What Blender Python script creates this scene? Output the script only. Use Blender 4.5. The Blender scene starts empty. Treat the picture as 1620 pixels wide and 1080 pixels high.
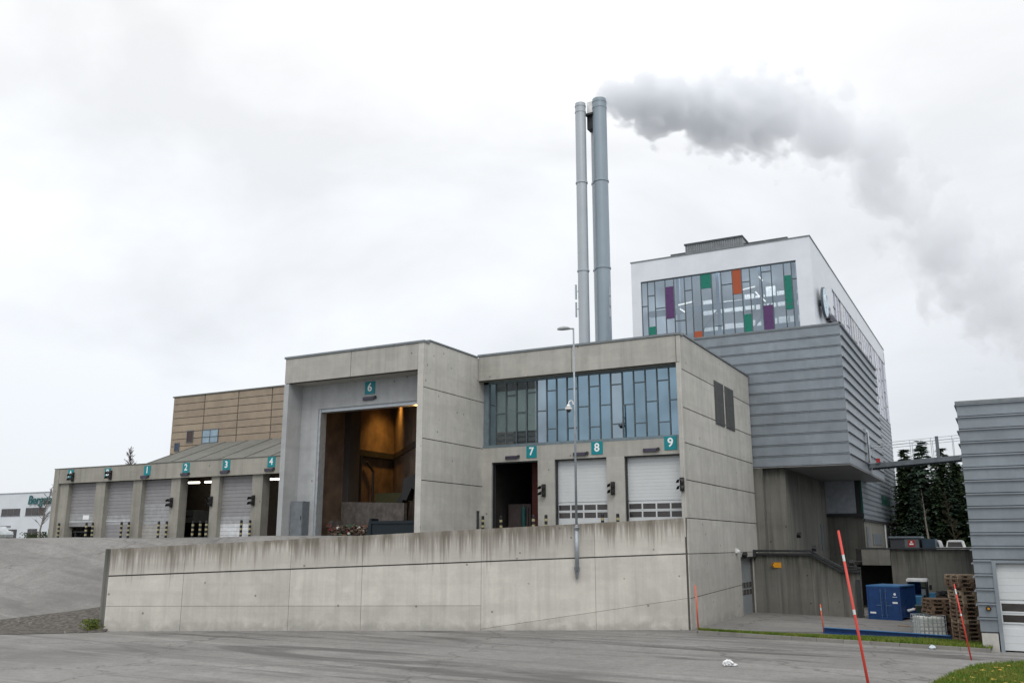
import bpy, math, random
from mathutils import Vector, Matrix
R = math.radians
random.seed(7)
scene = bpy.context.scene

# ------------------------------------------------------------------ camera
cd = bpy.data.cameras.new('camera'); cam = bpy.data.objects.new('camera', cd)
scene.collection.objects.link(cam)
cam.location = (0, 0, 3.6); cam.rotation_euler = (R(90 + 12.7), 0, R(28.4))
cd.sensor_width = 36; cd.lens = 36 * 1420 / 1620; cd.clip_end = 3000; cd.clip_start = .05
scene.camera = cam
# ------------------------------------------------------------------ sky
w = bpy.data.worlds.new('World'); scene.world = w; w.use_nodes = True
SUN_EL, SUN_AZ = 48, 150     # azimuth measured from +Y clockwise
def build_sky():
    nt = w.node_tree; N = nt.nodes; L = nt.links; N.clear()
    out = N.new('ShaderNodeOutputWorld'); add = N.new('ShaderNodeAddShader')
    sky = N.new('ShaderNodeTexSky'); sky.sky_type = 'NISHITA'; sky.sun_disc = False
    sky.sun_elevation = R(SUN_EL); sky.sun_rotation = R(SUN_AZ)
    b1 = N.new('ShaderNodeBackground'); b1.inputs['Strength'].default_value = .012
    L.new(sky.outputs[0], b1.inputs[0])
    b2 = N.new('ShaderNodeBackground')
    tc = N.new('ShaderNodeTexCoord'); sp = N.new('ShaderNodeSeparateXYZ'); L.new(tc.outputs['Generated'], sp.inputs[0])
    # overcast layer: brighter towards the zenith
    r = N.new('ShaderNodeValToRGB'); L.new(sp.outputs['Z'], r.inputs[0])
    cr = r.color_ramp
    cr.elements[0].position = 0; cr.elements[0].color = (.68, .705, .75, 1)
    cr.elements[1].position = 1; cr.elements[1].color = (1, 1, 1, 1)
    for p, c in ((.13, (.77, .79, .825, 1)), (.28, (.875, .893, .915, 1)), (.40, (.95, .962, .975, 1)), (.54, (1.0, 1.0, 1.0, 1))):
        e = cr.elements.new(p); e.color = c
    # clouds: project the direction on a plane overhead
    mp = N.new('ShaderNodeMapping'); mp.inputs['Scale'].default_value = (1.1, 1.1, 2.1); mp.inputs['Location'].default_value = (8, 1, 9)
    L.new(tc.outputs['Generated'], mp.inputs[0])
    n = N.new('ShaderNodeTexNoise'); n.inputs['Scale'].default_value = 2.3; n.inputs['Detail'].default_value = 6; n.inputs['Roughness'].default_value = .52; n.inputs['Distortion'].default_value = .35
    L.new(mp.outputs[0], n.inputs['Vector'])
    cl = N.new('ShaderNodeMapRange'); L.new(n.outputs['Fac'], cl.inputs[0])
    cl.inputs[1].default_value = .40; cl.inputs[2].default_value = .66; cl.inputs[3].default_value = 1.03; cl.inputs[4].default_value = .83
    mul = N.new('ShaderNodeMixRGB'); mul.blend_type = 'MULTIPLY'; mul.inputs[0].default_value = 1
    L.new(r.outputs[0], mul.inputs[1]); L.new(cl.outputs[0], mul.inputs[2])
    # zenith is about twice as bright as the band in view
    z = N.new('ShaderNodeMapRange'); L.new(sp.outputs['Z'], z.inputs[0])
    z.inputs[1].default_value = .56; z.inputs[2].default_value = 1; z.inputs[3].default_value = 1; z.inputs[4].default_value = 1.55
    L.new(mul.outputs[0], b2.inputs[0]); L.new(z.outputs[0], b2.inputs[1])
    L.new(b1.outputs[0], add.inputs[0]); L.new(b2.outputs[0], add.inputs[1]); L.new(add.outputs[0], out.inputs[0])
build_sky()
sd = bpy.data.lights.new('sun', 'SUN'); sd.energy = 1.0; sd.angle = R(25); sd.color = (1, .96, .9)
so = bpy.data.objects.new('sun', sd); scene.collection.objects.link(so)
az = R(SUN_AZ); dirv = Vector((math.sin(az) * math.cos(R(SUN_EL)), math.cos(az) * math.cos(R(SUN_EL)), math.sin(R(SUN_EL))))
so.rotation_euler = dirv.to_track_quat('Z', 'Y').to_euler(); so.location = (0, -20, 60)
vs = scene.view_settings; vs.view_transform = 'Standard'; vs.look = 'None'; vs.exposure = 0.1; vs.gamma = 1; vs.use_curve_mapping = False
cy = scene.cycles
cy.volume_step_rate = .11; cy.volume_bounces = 5; cy.max_bounces = 8; cy.transparent_max_bounces = 12
cy.use_adaptive_sampling = True; cy.adaptive_threshold = .015

# ------------------------------------------------------------------ materials
class NT:
    def __init__(s, name):
        s.m = bpy.data.materials.new(name); s.m.use_nodes = True
        s.nt = s.m.node_tree; s.N = s.nt.nodes; s.L = s.nt.links
        s.b = s.N['Principled BSDF']; s.tc = None; s.pos = None
    def obj(s):
        if not s.tc: s.tc = s.N.new('ShaderNodeTexCoord')
        return s.tc.outputs['Object']
    def world(s):
        if not s.pos: s.pos = s.N.new('ShaderNodeNewGeometry')
        return s.pos.outputs['Position']
    def island(s, c, lo, hi):
        s.world(); f = s.rng(s.pos.outputs['Random Per Island'], 0, 1, lo, hi)
        return s.mix(1.0, c, f, 'MULTIPLY')
    def mp(s, vec, scale=(1, 1, 1), rot=(0, 0, 0), loc=(0, 0, 0)):
        n = s.N.new('ShaderNodeMapping'); n.inputs['Scale'].default_value = scale; n.inputs['Rotation'].default_value = rot; n.inputs['Location'].default_value = loc
        s.L.new(vec, n.inputs[0]); return n.outputs[0]
    def noise(s, vec, scale, detail=4, rough=.5, dist=0):
        n = s.N.new('ShaderNodeTexNoise'); n.inputs['Scale'].default_value = scale; n.inputs['Detail'].default_value = detail
        n.inputs['Roughness'].default_value = rough; n.inputs['Distortion'].default_value = dist
        s.L.new(vec, n.inputs['Vector']); return n.outputs['Fac']
    def rng(s, f, a, b, c=0., d=1.):
        n = s.N.new('ShaderNodeMapRange'); s.L.new(f, n.inputs[0])
        for i, v in enumerate((a, b, c, d)): n.inputs[i + 1].default_value = v
        return n.outputs[0]
    def math(s, op, a, b=0.):
        n = s.N.new('ShaderNodeMath'); n.operation = op
        for i, v in enumerate((a, b)):
            if isinstance(v, (int, float)): n.inputs[i].default_value = v
            else: s.L.new(v, n.inputs[i])
        return n.outputs[0]
    def mix(s, f, a, b, mode='MIX'):
        n = s.N.new('ShaderNodeMixRGB'); n.blend_type = mode
        for i, v in enumerate((f, a, b)):
            if isinstance(v, (int, float)): n.inputs[i].default_value = v
            elif isinstance(v, tuple): n.inputs[i].default_value = v + (1,) if len(v) == 3 else v
            else: s.L.new(v, n.inputs[i])
        return n.outputs[0]
    def col(s, c):
        if isinstance(c, tuple): s.b.inputs['Base Color'].default_value = c + (1,)
        else: s.L.new(c, s.b.inputs['Base Color'])
    def set(s, rough=None, metal=None, spec=None):
        if rough is not None:
            if isinstance(rough, (int, float)): s.b.inputs['Roughness'].default_value = rough
            else: s.L.new(rough, s.b.inputs['Roughness'])
        if metal is not None: s.b.inputs['Metallic'].default_value = metal
        if spec is not None: s.b.inputs['Specular IOR Level'].default_value = spec
    def bump(s, h, strength=.3, dist=.02):
        n = s.N.new('ShaderNodeBump'); n.inputs['Strength'].default_value = strength; n.inputs['Distance'].default_value = dist
        s.L.new(h, n.inputs['Height']); s.L.new(n.outputs[0], s.b.inputs['Normal'])

def concrete(name, base, mott=.3, streak=.35, stain=0., tone=(.09, .075, .055), splash_shade=0.):
    t = NT(name); v = t.world()
    big = t.noise(v, .30, 5, .55); med = t.noise(v, 1.5, 6, .62, .4); fine = t.noise(v, 24, 3, .6); patch = t.noise(t.mp(v, (1, 1, 1.4), (0, 0, 0), (5, 9, 2)), .75, 2, .4)
    st = t.noise(t.mp(v, (2.6, 2.6, .10)), 1.0, 5, .62); st2 = t.noise(t.mp(v, (9, 9, .22)), 1.0, 3, .6)
    layer = t.noise(t.mp(v, (.12, .12, 2.2)), 1.0, 4, .6)
    c = t.mix(t.rng(big, .35, .65, 0, mott), base, tuple(x * .62 for x in base))
    c = t.mix(t.rng(med, .42, .72, 0, .42), c, tuple(min(.9, x * 1.28) for x in base))
    c = t.mix(t.rng(med, .56, .34, 0, .0), c, base)
    c = t.mix(t.rng(patch, .56, .60, 0, .16), c, tuple(x * .62 for x in base))
    c = t.mix(t.rng(layer, .5, .75, 0, .28), c, tuple(x * .64 for x in base))
    c = t.mix(t.rng(st, .48, .74, 0, streak), c, tuple(x * .50 for x in base))
    c = t.mix(t.rng(st2, .55, .8, 0, streak * .6), c, tuple(min(1, x * 1.35) for x in base))
    c = t.mix(t.rng(fine, .3, .7, 0, .2), c, tuple(x * .55 for x in base))
    # form-tie holes and pores
    vo = t.N.new('ShaderNodeTexVoronoi'); vo.inputs['Scale'].default_value = 1.25; t.L.new(v, vo.inputs['Vector'])
    c = t.mix(t.rng(vo.outputs['Distance'], .045, .075, .75, 0), c, tuple(x * .25 for x in base))
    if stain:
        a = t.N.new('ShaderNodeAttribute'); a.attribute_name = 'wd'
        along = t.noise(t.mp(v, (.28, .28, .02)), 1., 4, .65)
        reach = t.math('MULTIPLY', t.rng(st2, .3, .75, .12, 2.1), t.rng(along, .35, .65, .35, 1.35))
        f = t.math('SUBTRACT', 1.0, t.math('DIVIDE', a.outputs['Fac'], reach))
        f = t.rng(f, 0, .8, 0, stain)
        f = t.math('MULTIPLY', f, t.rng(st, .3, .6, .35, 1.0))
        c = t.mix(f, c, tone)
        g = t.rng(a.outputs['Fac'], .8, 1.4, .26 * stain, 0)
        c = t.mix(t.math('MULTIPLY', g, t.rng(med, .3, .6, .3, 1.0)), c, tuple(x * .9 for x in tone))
    if splash_shade:
        sp = t.N.new('ShaderNodeSeparateXYZ'); t.L.new(v, sp.inputs[0])
        hh = t.math('ADD', sp.outputs['Z'], t.rng(med, .3, .7, -.25, .25))
        c = t.mix(t.rng(hh, .05, .42, splash_shade, 0), c, tuple(x * .45 for x in base))  # dirt at the foot, also painted in as contact shadow
    c = t.island(c, .90, 1.08)
    t.col(c); t.set(t.rng(med, .3, .7, .75, .95), 0, .25)
    t.bump(t.math('ADD', t.math('MULTIPLY', fine, .5), med), .25, .03)
    return t.m
def plain(name, c, rough=.6, metal=0., var=.15, scale=3., spec=.4, bump=0.):
    t = NT(name); v = t.world(); n = t.noise(v, scale, 5, .6); n2 = t.noise(t.mp(v, (6, 6, .5)), 1., 3, .6)
    cc = t.mix(t.rng(n, .35, .7, 0, 1), tuple(x * (1 - var) for x in c), tuple(min(1, x * (1 + var)) for x in c))
    cc = t.mix(t.rng(n2, .5, .8, 0, var * 1.2), cc, tuple(x * .55 for x in c))
    cc = t.island(cc, 1 - min(.18, var * .45), 1 + min(.15, var * .35))
    t.col(cc); t.set(t.rng(n, .3, .7, max(.05, rough - .08), min(1, rough + .08)), metal, spec)
    if bump: t.bump(t.noise(v, scale * 8, 3), bump, .02)
    return t.m
def emit(name, c, s):
    t = NT(name); t.col(c); t.b.inputs['Emission Color'].default_value = c + (1,); t.b.inputs['Emission Strength'].default_value = s
    return t.m
def glass(name, tint, refl=.35, dark=.5, rough=.02, gcol=(.62, .74, .86)):
    t = NT(name); N, L = t.N, t.L
    tr = N.new('ShaderNodeBsdfTransparent'); tr.inputs[0].default_value = tint + (1,)
    gl = N.new('ShaderNodeBsdfGlossy'); gl.inputs['Roughness'].default_value = rough; gl.inputs[0].default_value = gcol + (1,)
    fr = N.new('ShaderNodeLayerWeight'); fr.inputs[0].default_value = .35
    n = t.noise(t.world(), .6, 2)
    f = t.math('ADD', t.math('MULTIPLY', fr.outputs['Fresnel'], .5), refl)
    f = t.math('MULTIPLY', f, t.rng(n, .3, .7, .8, 1.15))
    bp = N.new('ShaderNodeBump'); bp.inputs['Strength'].default_value = .03; bp.inputs['Distance'].default_value = .05; L.new(t.noise(t.world(), .9, 2), bp.inputs['Height']); L.new(bp.outputs[0], gl.inputs['Normal'])
    mx = N.new('ShaderNodeMixShader'); L.new(f, mx.inputs[0]); L.new(tr.outputs[0], mx.inputs[1]); L.new(gl.outputs[0], mx.inputs[2])
    L.new(mx.outputs[0], N['Material Output'].inputs[0])
    return t.m
M = {}
M['conc'] = concrete('concrete_light', (.51, .50, .463), .36, .36, splash_shade=.3)
M['wall'] = concrete('concrete_streaked', (.57, .55, .505), .36, .36, stain=.85, tone=(.13, .11, .085), splash_shade=.45)
M['fascia'] = concrete('concrete_fascia', (.44, .43, .395), .42, .42)
M['concgrey'] = concrete('concrete_grey', (.42, .435, .445), .35, .34)
M['concold'] = concrete('concrete_old', (.335, .325, .285), .55, .5, stain=.0)
M['concdark'] = concrete('concrete_weathered_shaded', (.195, .192, .172), .6, 1.15, stain=.8, tone=(.045, .047, .036))  # real black streaks, plus overhang shade put into the base tone
M['joint'] = plain('joint', (.085, .08, .072), .9)
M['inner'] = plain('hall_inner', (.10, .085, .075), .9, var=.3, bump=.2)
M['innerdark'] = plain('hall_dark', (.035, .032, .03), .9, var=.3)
M['trim'] = plain('roof_trim', (.20, .225, .24), .5, .3)
M['clad'] = plain('grey_cladding', (.245, .28, .312), .42, .25, .13, .9, bump=.06)
M['cladside'] = M['clad']
M['white'] = plain('white_cladding', (.68, .72, .77), .45, .05, .05, .8)
M['sill'] = plain('dark_seam', (.06, .065, .07), .6)
M['frame'] = plain('mullion', (.10, .125, .14), .5, .3)
M['frameblue'] = plain('frame_blue', (.17, .22, .25), .5, .3)
M['door'] = plain('door_white', (.58, .605, .62), .5, 0, .025, 1.5)
M['shutter'] = plain('door_grey', (.27, .265, .275), .55, 0, .08, 1.5)
M['shutlight'] = plain('door_pale', (.50, .50, .50), .55, 0, .08, 1.5)
M['galv'] = plain('galvanised', (.42, .46, .49), .45, .5, .1, 4)
M['steel'] = plain('steel_dark', (.045, .048, .052), .5, .4)
M['black'] = plain('black_plastic', (.016, .016, .018), .5)
M['yellow'] = plain('yellow_paint', (.36, .33, .19), .6)
M['teal'] = plain('teal_sign', (.0, .215, .25), .45, 0, .05)
M['letter'] = plain('white_letter', (.82, .84, .85), .5, 0, .03)
M['display'] = plain('display_box', (.05, .05, .06), .4, 0, .3, 30)
M['roofgrey'] = concrete('roof_felt', (.17, .17, .155), .6, .5)
M['tan'] = plain('tan_panel', (.30, .245, .185), .7, 0, .14, .9)
M['tanseam'] = plain('tan_seam', (.13, .105, .085), .8)
M['flue'] = plain('flue_paint', (.27, .325, .37), .4, .2, .05, .5)
M['fluelight'] = plain('flue_pale', (.41, .455, .49), .4, .2, .05, .5)
M['red'] = plain('red_pole', (.60, .06, .045), .45, 0, .08)
M['orange'] = plain('orange_pole', (.66, .12, .06), .5, 0, .08)
M['polewhite'] = plain('pole_white', (.75, .75, .75), .5)
M['blue'] = plain('blue_paint', (.010, .05, .175), .4, 0, .15, 4)
M['bluetop'] = plain('blue_roof', (.04, .16, .36), .35, 0, .15, 4)
M['bluelight'] = plain('tractor_blue', (.05, .20, .36), .4)
M['wood'] = plain('pallet_wood', (.20, .135, .09), .85, 0, .4, 5)
M['woodpale'] = plain('pallet_wood_pale', (.33, .25, .175), .85, 0, .35, 5)
M['wooddark'] = plain('pallet_wood_dark', (.055, .037, .028), .9, 0, .4, 5)  # dark wood; paints in the shadow on the stacks behind
M['ibc'] = plain('tank_plastic', (.72, .73, .68), .5, 0, .12, 6)
M['arrow'] = plain('arrow_sign', (.62, .27, .01), .5)
M['paint_red'] = plain('red_paint', (.40, .025, .025), .5)
M['van'] = plain('van_white', (.72, .73, .74), .3)
M['silver'] = plain('car_silver', (.45, .48, .5), .25, .5)
M['rubber'] = plain('rubber', (.02, .02, .02), .8)
M['whitebldg'] = plain('white_render', (.62, .66, .70), .7, 0, .05, .3)
M['winddark'] = plain('window_dark', (.045, .04, .04), .2, 0, .4, .8, .6)
M['tealtext'] = plain('teal_letters', (.008, .11, .115), .5)
M['bark'] = plain('bark', (.055, .045, .04), .9, 0, .4, 8)
M['barkpale'] = plain('bark_pale', (.19, .165, .14), .9, 0, .35, 8)
M['twig'] = plain('twig', (.10, .08, .075), .9)
M['green'] = plain('green_panel', (.0, .17, .12), .3, 0, .04); M['purple'] = plain('purple_panel', (.085, .03, .12), .3, 0, .04); M['orangep'] = plain('orange_panel', (.36, .075, .025), .35, 0, .04)
M['palegreen'] = plain('pale_pane', (.46, .53, .49), .25, 0, .08, .8)
M['steelblue'] = plain('interior_beam', (.17, .25, .35), .6)
M['interior'] = plain('interior_wall', (.34, .36, .38), .8, 0, .1, 1)
M['interiorwhite'] = plain('interior_white', (.85, .85, .82), .7)
M['vent'] = plain('vent_grille', (.11, .115, .115), .5, .3)
M['bluegrey'] = plain('vent_panel', (.13, .15, .17), .6)
M['rust'] = plain('rubble', (.10, .07, .055), .9, 0, .6, 4)
M['plastic'] = plain('plastic_bag', (.75, .76, .77), .5, 0, .06, 9)
M['tube'] = emit('lamp_tube', (1, .93, .78), 5.0)
M['tubeblue'] = emit('tower_tube', (1, .97, .9), 1.6)
M['warm'] = emit('warm_lamp', (1, .62, .16), 6.0)
M['glass'] = glass('window_glass', (.12, .16, .18), .46, gcol=(.45, .64, .77))
M['glasspale'] = glass('window_glass_pale', (.20, .25, .28), .45, gcol=(.62, .76, .86))
M['towerglass'] = glass('tower_glass', (.56, .61, .64), .32, gcol=(.56, .64, .70))
M['clearglass'] = glass('clear_glass', (.70, .76, .78), .16, gcol=(.6, .7, .78))
M['sideglass'] = glass('side_glass', (.3, .33, .37), .78, gcol=(.78, .80, .86))
M['carglass'] = glass('car_glass', (.08, .1, .12), .3)

def asphalt(name, dark, light, track=1., rot=-28.4):
    t = NT(name); v = t.world()
    a = t.noise(t.mp(v, (.06, .34, .4), (0, 0, R(rot))), 1., 5, .6, 1.2)
    b = t.noise(t.mp(v, (.05, 1.1, 1), (0, 0, R(rot - 10))), 1., 3, .5, .7)
    g = t.noise(v, .16, 5, .6, .5); f = t.noise(v, 3.0, 5, .7); ff = t.noise(v, 38, 2, .7); gr = t.noise(v, 11, 3, .75)
    c = t.mix(t.rng(g, .35, .68), light, dark)
    c = t.mix(t.rng(a, .51, .60, 0, .9 * track), c, tuple(x * .52 for x in dark))
    c = t.mix(t.rng(b, .56, .66, 0, .5 * track), c, tuple(x * .66 for x in dark))
    c = t.mix(t.rng(b, .44, .32, 0, .5 * track), c, tuple(x * 1.22 for x in light))
    c = t.mix(t.rng(f, .4, .7, 0, .40), c, tuple(x * .62 for x in dark))
    c = t.mix(t.rng(gr, .5, .72, 0, .45), c, tuple(x * .5 for x in dark))
    c = t.mix(t.rng(ff, .58, .78, 0, .5), c, tuple(min(1, x * 1.7) for x in light))
    # cracks and cut repair patches
    vo = t.N.new('ShaderNodeTexVoronoi'); vo.feature = 'DISTANCE_TO_EDGE'; vo.inputs['Scale'].default_value = .11
    wv = t.N.new('ShaderNodeMixRGB'); wv.blend_type = 'ADD'; wv.inputs[0].default_value = 1.0; t.L.new(v, wv.inputs[1])
    nn = t.N.new('ShaderNodeTexNoise'); nn.inputs['Scale'].default_value = .9; nn.inputs['Detail'].default_value = 4; t.L.new(v, nn.inputs['Vector'])
    sc = t.N.new('ShaderNodeMixRGB'); sc.blend_type = 'MULTIPLY'; sc.inputs[0].default_value = 1.; t.L.new(nn.outputs['Color'], sc.inputs[1]); sc.inputs[2].default_value = (3, 3, 0, 1)
    t.L.new(sc.outputs[0], wv.inputs[2]); t.L.new(wv.outputs[0], vo.inputs['Vector'])
    c = t.mix(t.rng(vo.outputs['Distance'], .0, .009, .55, 0), c, tuple(x * .35 for x in dark))
    t.col(c); t.set(t.rng(a, .45, .65, .88, .6), 0, .35)
    t.bump(t.math('ADD', ff, gr), .35, .03); return t.m
M['road'] = asphalt('asphalt_road', (.155, .151, .144), (.255, .25, .24))
M['yard'] = asphalt('asphalt_yard', (.155, .151, .144), (.25, .245, .235), .6, -45)
M['apron'] = asphalt('apron_concrete', (.17, .167, .16), (.235, .23, .22), .5, 10)
M['soil'] = plain('soil', (.05, .055, .022), .95, 0, .4, 2, .2, .4)
M['kerb'] = concrete('kerb_stone', (.26, .25, .23), .5, .3)
M['gravel'] = plain('gravel_dark', (.115, .107, .096), .95, 0, .5, 6, .2, .5)
M['stone'] = plain('pebble', (.24, .23, .21), .9, 0, .35, 5)
def leafmat(name, c1, c2, c3=None):
    t = NT(name); v = t.world(); n = t.noise(v, 1.1, 3); n2 = t.noise(v, 9, 2)
    c = t.mix(t.rng(n, .35, .65), c1, c2)
    c = t.mix(t.rng(n2, .55, .7, 0, .6), c, c3 or c2)
    t.col(c); t.set(.75, 0, .2); return t.m
M['grass'] = leafmat('grass', (.10, .17, .022), (.17, .20, .04), (.06, .12, .015))
M['needle'] = leafmat('needles', (.022, .042, .018), (.038, .062, .026), (.055, .07, .03))
M['needleblue'] = leafmat('needles_blue', (.032, .058, .04), (.05, .08, .055), (.05, .07, .045))
M['brown'] = leafmat('dry_needles', (.05, .035, .022), (.035, .035, .02), (.07, .045, .03))
M['hedge'] = leafmat('hedge', (.035, .055, .025), (.06, .075, .035))
M['weed'] = leafmat('weed', (.07, .12, .02), (.14, .15, .03), (.2, .16, .05))

# ------------------------------------------------------------------ mesh builder
col = scene.collection
class MB:
    def __init__(s): s.v = []; s.f = []; s.mi = []; s.wd = []; s.cur = 0; s.wf = None
    def add(s, pts, faces):
        o = len(s.v)
        for p in pts:
            s.v.append(tuple(p)); s.wd.append(s.wf(p) if s.wf else 99.)
        for f in faces: s.f.append(tuple(i + o for i in f)); s.mi.append(s.cur)
        return s
    def box(s, x0, x1, y0, y1, z0, z1):
        if x0 > x1: x0, x1 = x1, x0
        if y0 > y1: y0, y1 = y1, y0
        if z0 > z1: z0, z1 = z1, z0
        return s.add([(x0, y0, z0), (x1, y0, z0), (x1, y1, z0), (x0, y1, z0), (x0, y0, z1), (x1, y0, z1), (x1, y1, z1), (x0, y1, z1)],
                     [(0, 3, 2, 1), (4, 5, 6, 7), (0, 1, 5, 4), (1, 2, 6, 5), (2, 3, 7, 6), (3, 0, 4, 7)])
    def hexa(s, a, b):        # two quads, same winding
        return s.add(list(a) + list(b), [(3, 2, 1, 0), (4, 5, 6, 7), (0, 1, 5, 4), (1, 2, 6, 5), (2, 3, 7, 6), (3, 0, 4, 7)])
    def prism(s, pts, ext):
        n = len(pts); e = Vector(ext); p2 = [tuple(Vector(p) + e) for p in pts]
        return s.add(list(pts) + p2, [tuple(range(n - 1, -1, -1)), tuple(range(n, 2 * n))] + [(i, (i + 1) % n, n + (i + 1) % n, n + i) for i in range(n)])
    def cyl(s, p0, p1, r0, r1=None, n=10, caps=True):
        r1 = r0 if r1 is None else r1
        p0, p1 = Vector(p0), Vector(p1); d = (p1 - p0).normalized()
        a = d.orthogonal().normalized(); b = d.cross(a)
        ring = lambda p, r: [tuple(p + (a * math.cos(t) + b * math.sin(t)) * r) for t in [2 * math.pi * i / n for i in range(n)]]
        fs = [(i, (i + 1) % n, n + (i + 1) % n, n + i) for i in range(n)]
        if caps: fs += [tuple(range(n - 1, -1, -1)), tuple(range(n, 2 * n))]
        return s.add(ring(p0, r0) + ring(p1, r1), fs)
    def tube(s, pts, r, n=8):
        for a, b in zip(pts, pts[1:]): s.cyl(a, b, r, r, n)
        return s
    def blob(s, c, rx, ry, rz, seed=0, nu=10, nv=6, amp=.15, zmin=-1):
        rnd = random.Random(seed); pts = []; fs = []
        for j in range(nv + 1):
            ph = -math.pi / 2 + math.pi * j / nv
            for i in range(nu):
                th = 2 * math.pi * i / nu; k = 1 + (rnd.random() - .5) * 2 * amp
                pts.append((c[0] + rx * k * math.cos(ph) * math.cos(th), c[1] + ry * k * math.cos(ph) * math.sin(th), c[2] + rz * max(zmin, math.sin(ph)) * k))
        for j in range(nv):
            for i in range(nu): fs.append((j * nu + i, j * nu + (i + 1) % nu, (j + 1) * nu + (i + 1) % nu, (j + 1) * nu + i))
        return s.add(pts, fs)
    def text(s, st, size, org, ex, ey, depth=.01, bold=.0, shear=0., align='CENTER'):
        c = bpy.data.curves.new('t', 'FONT'); c.body = st; c.size = size; c.align_x = align; c.align_y = 'CENTER'; c.offset = bold; c.shear = shear; c.resolution_u = 3
        o = bpy.data.objects.new('t', c); me = bpy.data.meshes.new_from_object(o)
        ex, ey, org = Vector(ex), Vector(ey), Vector(org); n = ex.cross(ey) * depth
        s.add([org + ex * v.co.x + ey * v.co.y + n for v in me.vertices], [tuple(p.vertices) for p in me.polygons])
        bpy.data.objects.remove(o); bpy.data.curves.remove(c); bpy.data.meshes.remove(me)
        return s
    def build(s, name, mat, parent=None, smooth=False, loc=None):
        me = bpy.data.meshes.new(name); o3 = Vector((0, 0, 0))
        if parent is not None:
            q = parent
            while q is not None: o3 = o3 + q.location; q = q.parent
        elif loc is not None: o3 = Vector(loc)
        me.from_pydata([tuple(Vector(p) - o3) for p in s.v], [], s.f)
        mats = mat if isinstance(mat, (list, tuple)) else [mat]
        for m in mats: me.materials.append(M[m] if isinstance(m, str) else m)
        me.polygons.foreach_set('material_index', s.mi)
        if smooth: me.polygons.foreach_set('use_smooth', [True] * len(s.f))
        if s.wf:
            at = me.attributes.new('wd', 'FLOAT', 'POINT'); at.data.foreach_set('value', s.wd)
        me.update()
        o = bpy.data.objects.new(name, me); col.objects.link(o)
        if parent is not None: o.parent = parent
        else: o.location = o3
        return o
def tag(o, label=None, cat=None, group=None, kind=None):
    for k, v in (('label', label), ('category', cat), ('group', group), ('kind', kind)):
        if v: o[k] = v
    return o
def thing(name, loc, label, cat, group=None):
    o = bpy.data.objects.new(name, None); col.objects.link(o); o.location = loc; o.empty_display_size = .2
    return tag(o, label, cat, group)
def copy_tree(o, parent=None):
    c = o.copy(); col.objects.link(c)
    if parent is not None: c.parent = parent
    for ch in list(o.children): copy_tree(ch, c)
    return c
def panels(mb, P, N, s_br, z_lines, gap=.05, depth=.05, back=.035):
    """panels between real joints: P(s,z) gives the face point, N is the outward normal"""
    N = Vector(N); g = gap / 2
    for a, b in zip(s_br, s_br[1:]):
        for lo, hi in zip(z_lines, z_lines[1:]):
            q = [P(a + g, lo(a) + g), P(b - g, lo(b) + g), P(b - g, hi(b) - g), P(a + g, hi(a) - g)]
            q2 = [Vector(p) - N * depth for p in q]
            mb.cur = 0; mb.hexa(q2, q)
def slabwall(mb, P, N, s0, s1, zlo, zhi, back, thick):
    N = Vector(N)
    q = [P(s0, zlo(s0)), P(s1, zlo(s1)), P(s1, zhi(s1)), P(s0, zhi(s0))]
    mb.hexa([Vector(p) - N * (back + thick) for p in q], [Vector(p) - N * back for p in q])
K = lambda z: (lambda s: z)

# ================================================================== SETTING
def smooth(x):
    x = max(0., min(1., x)); return x * x * (3 - 2 * x)
A0 = Vector((-34.12, 26.73)); D0 = Vector((.8685, .4957)); N0 = Vector((-.4957, .8685)); WL = 25.03
def wallpt(t, z, n=0.):
    p = A0 + D0 * t + N0 * n; return (p.x, p.y, z)
YZ = 3.96
def yard_z(t, n):
    x = max(0., min(1., (n if t < 0 else n + 2.2 * t) / 14.8))
    return -.04 + (YZ + .04) * (.72 * x + .28 * smooth(x) if x < .75 else (.72 * x + .28 * smooth(x)) * (1 - smooth((x - .75) / .25)) + smooth((x - .75) / .25) * 1.0)
# lower road: one sheet to the horizon
mb = MB(); xs = [-1500, -200, -80, -40, -20, 0, 20, 80, 200, 1500]; ys = [-300, -40, 0, 20, 40, 80, 200, 1800]
pts = [(x, y, 0) for y in ys for x in xs]; nx = len(xs)
mb.add(pts, [(j * nx + i, j * nx + i + 1, (j + 1) * nx + i + 1, (j + 1) * nx + i) for j in range(len(ys) - 1) for i in range(nx - 1)])
tag(mb.build('road', 'road'), kind='structure')
# raised yard with its ramp on the left
mb = MB(); ts = [-1200, -500, -250, -150, -100, -70, -50] + [-40 + i for i in range(41)] + [i * .7 + .7 for i in range(34)] + [WL]
ns = [.0, .22, .5] + [1 + .75 * i for i in range(40)] + [35, 45, 60, 90, 150, 300, 900]
pts = []
for n in ns:
    for t in ts:
        z = yard_z(t, n) + (.025 * math.sin(t * .9 + n * .6) * smooth(n / 4))
        if t >= 0: z = min(z, 3.39 + t * .0535 - .22 + n * .35)
        if n == 0 and t < 0: z = -.04
        p = wallpt(t, z, n + .22 if t >= 0 else n); pts.append(p)
nx = len(ts)
mb.add(pts, [(j * nx + i, j * nx + i + 1, (j + 1) * nx + i + 1, (j + 1) * nx + i) for j in range(len(ns) - 1) for i in range(nx - 1)])
tag(mb.build('yard', 'yard', smooth=True), kind='structure')
# yard behind the right-hand retaining wall
mb = MB(); mb.box(-5.95, 60, 56.4, 60.1, -.5, 2.0); mb.box(-8.3, 60, 60.1, 240, -.5, 2.0); tag(mb.build('upper_yard', 'yard'), kind='structure')
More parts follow.
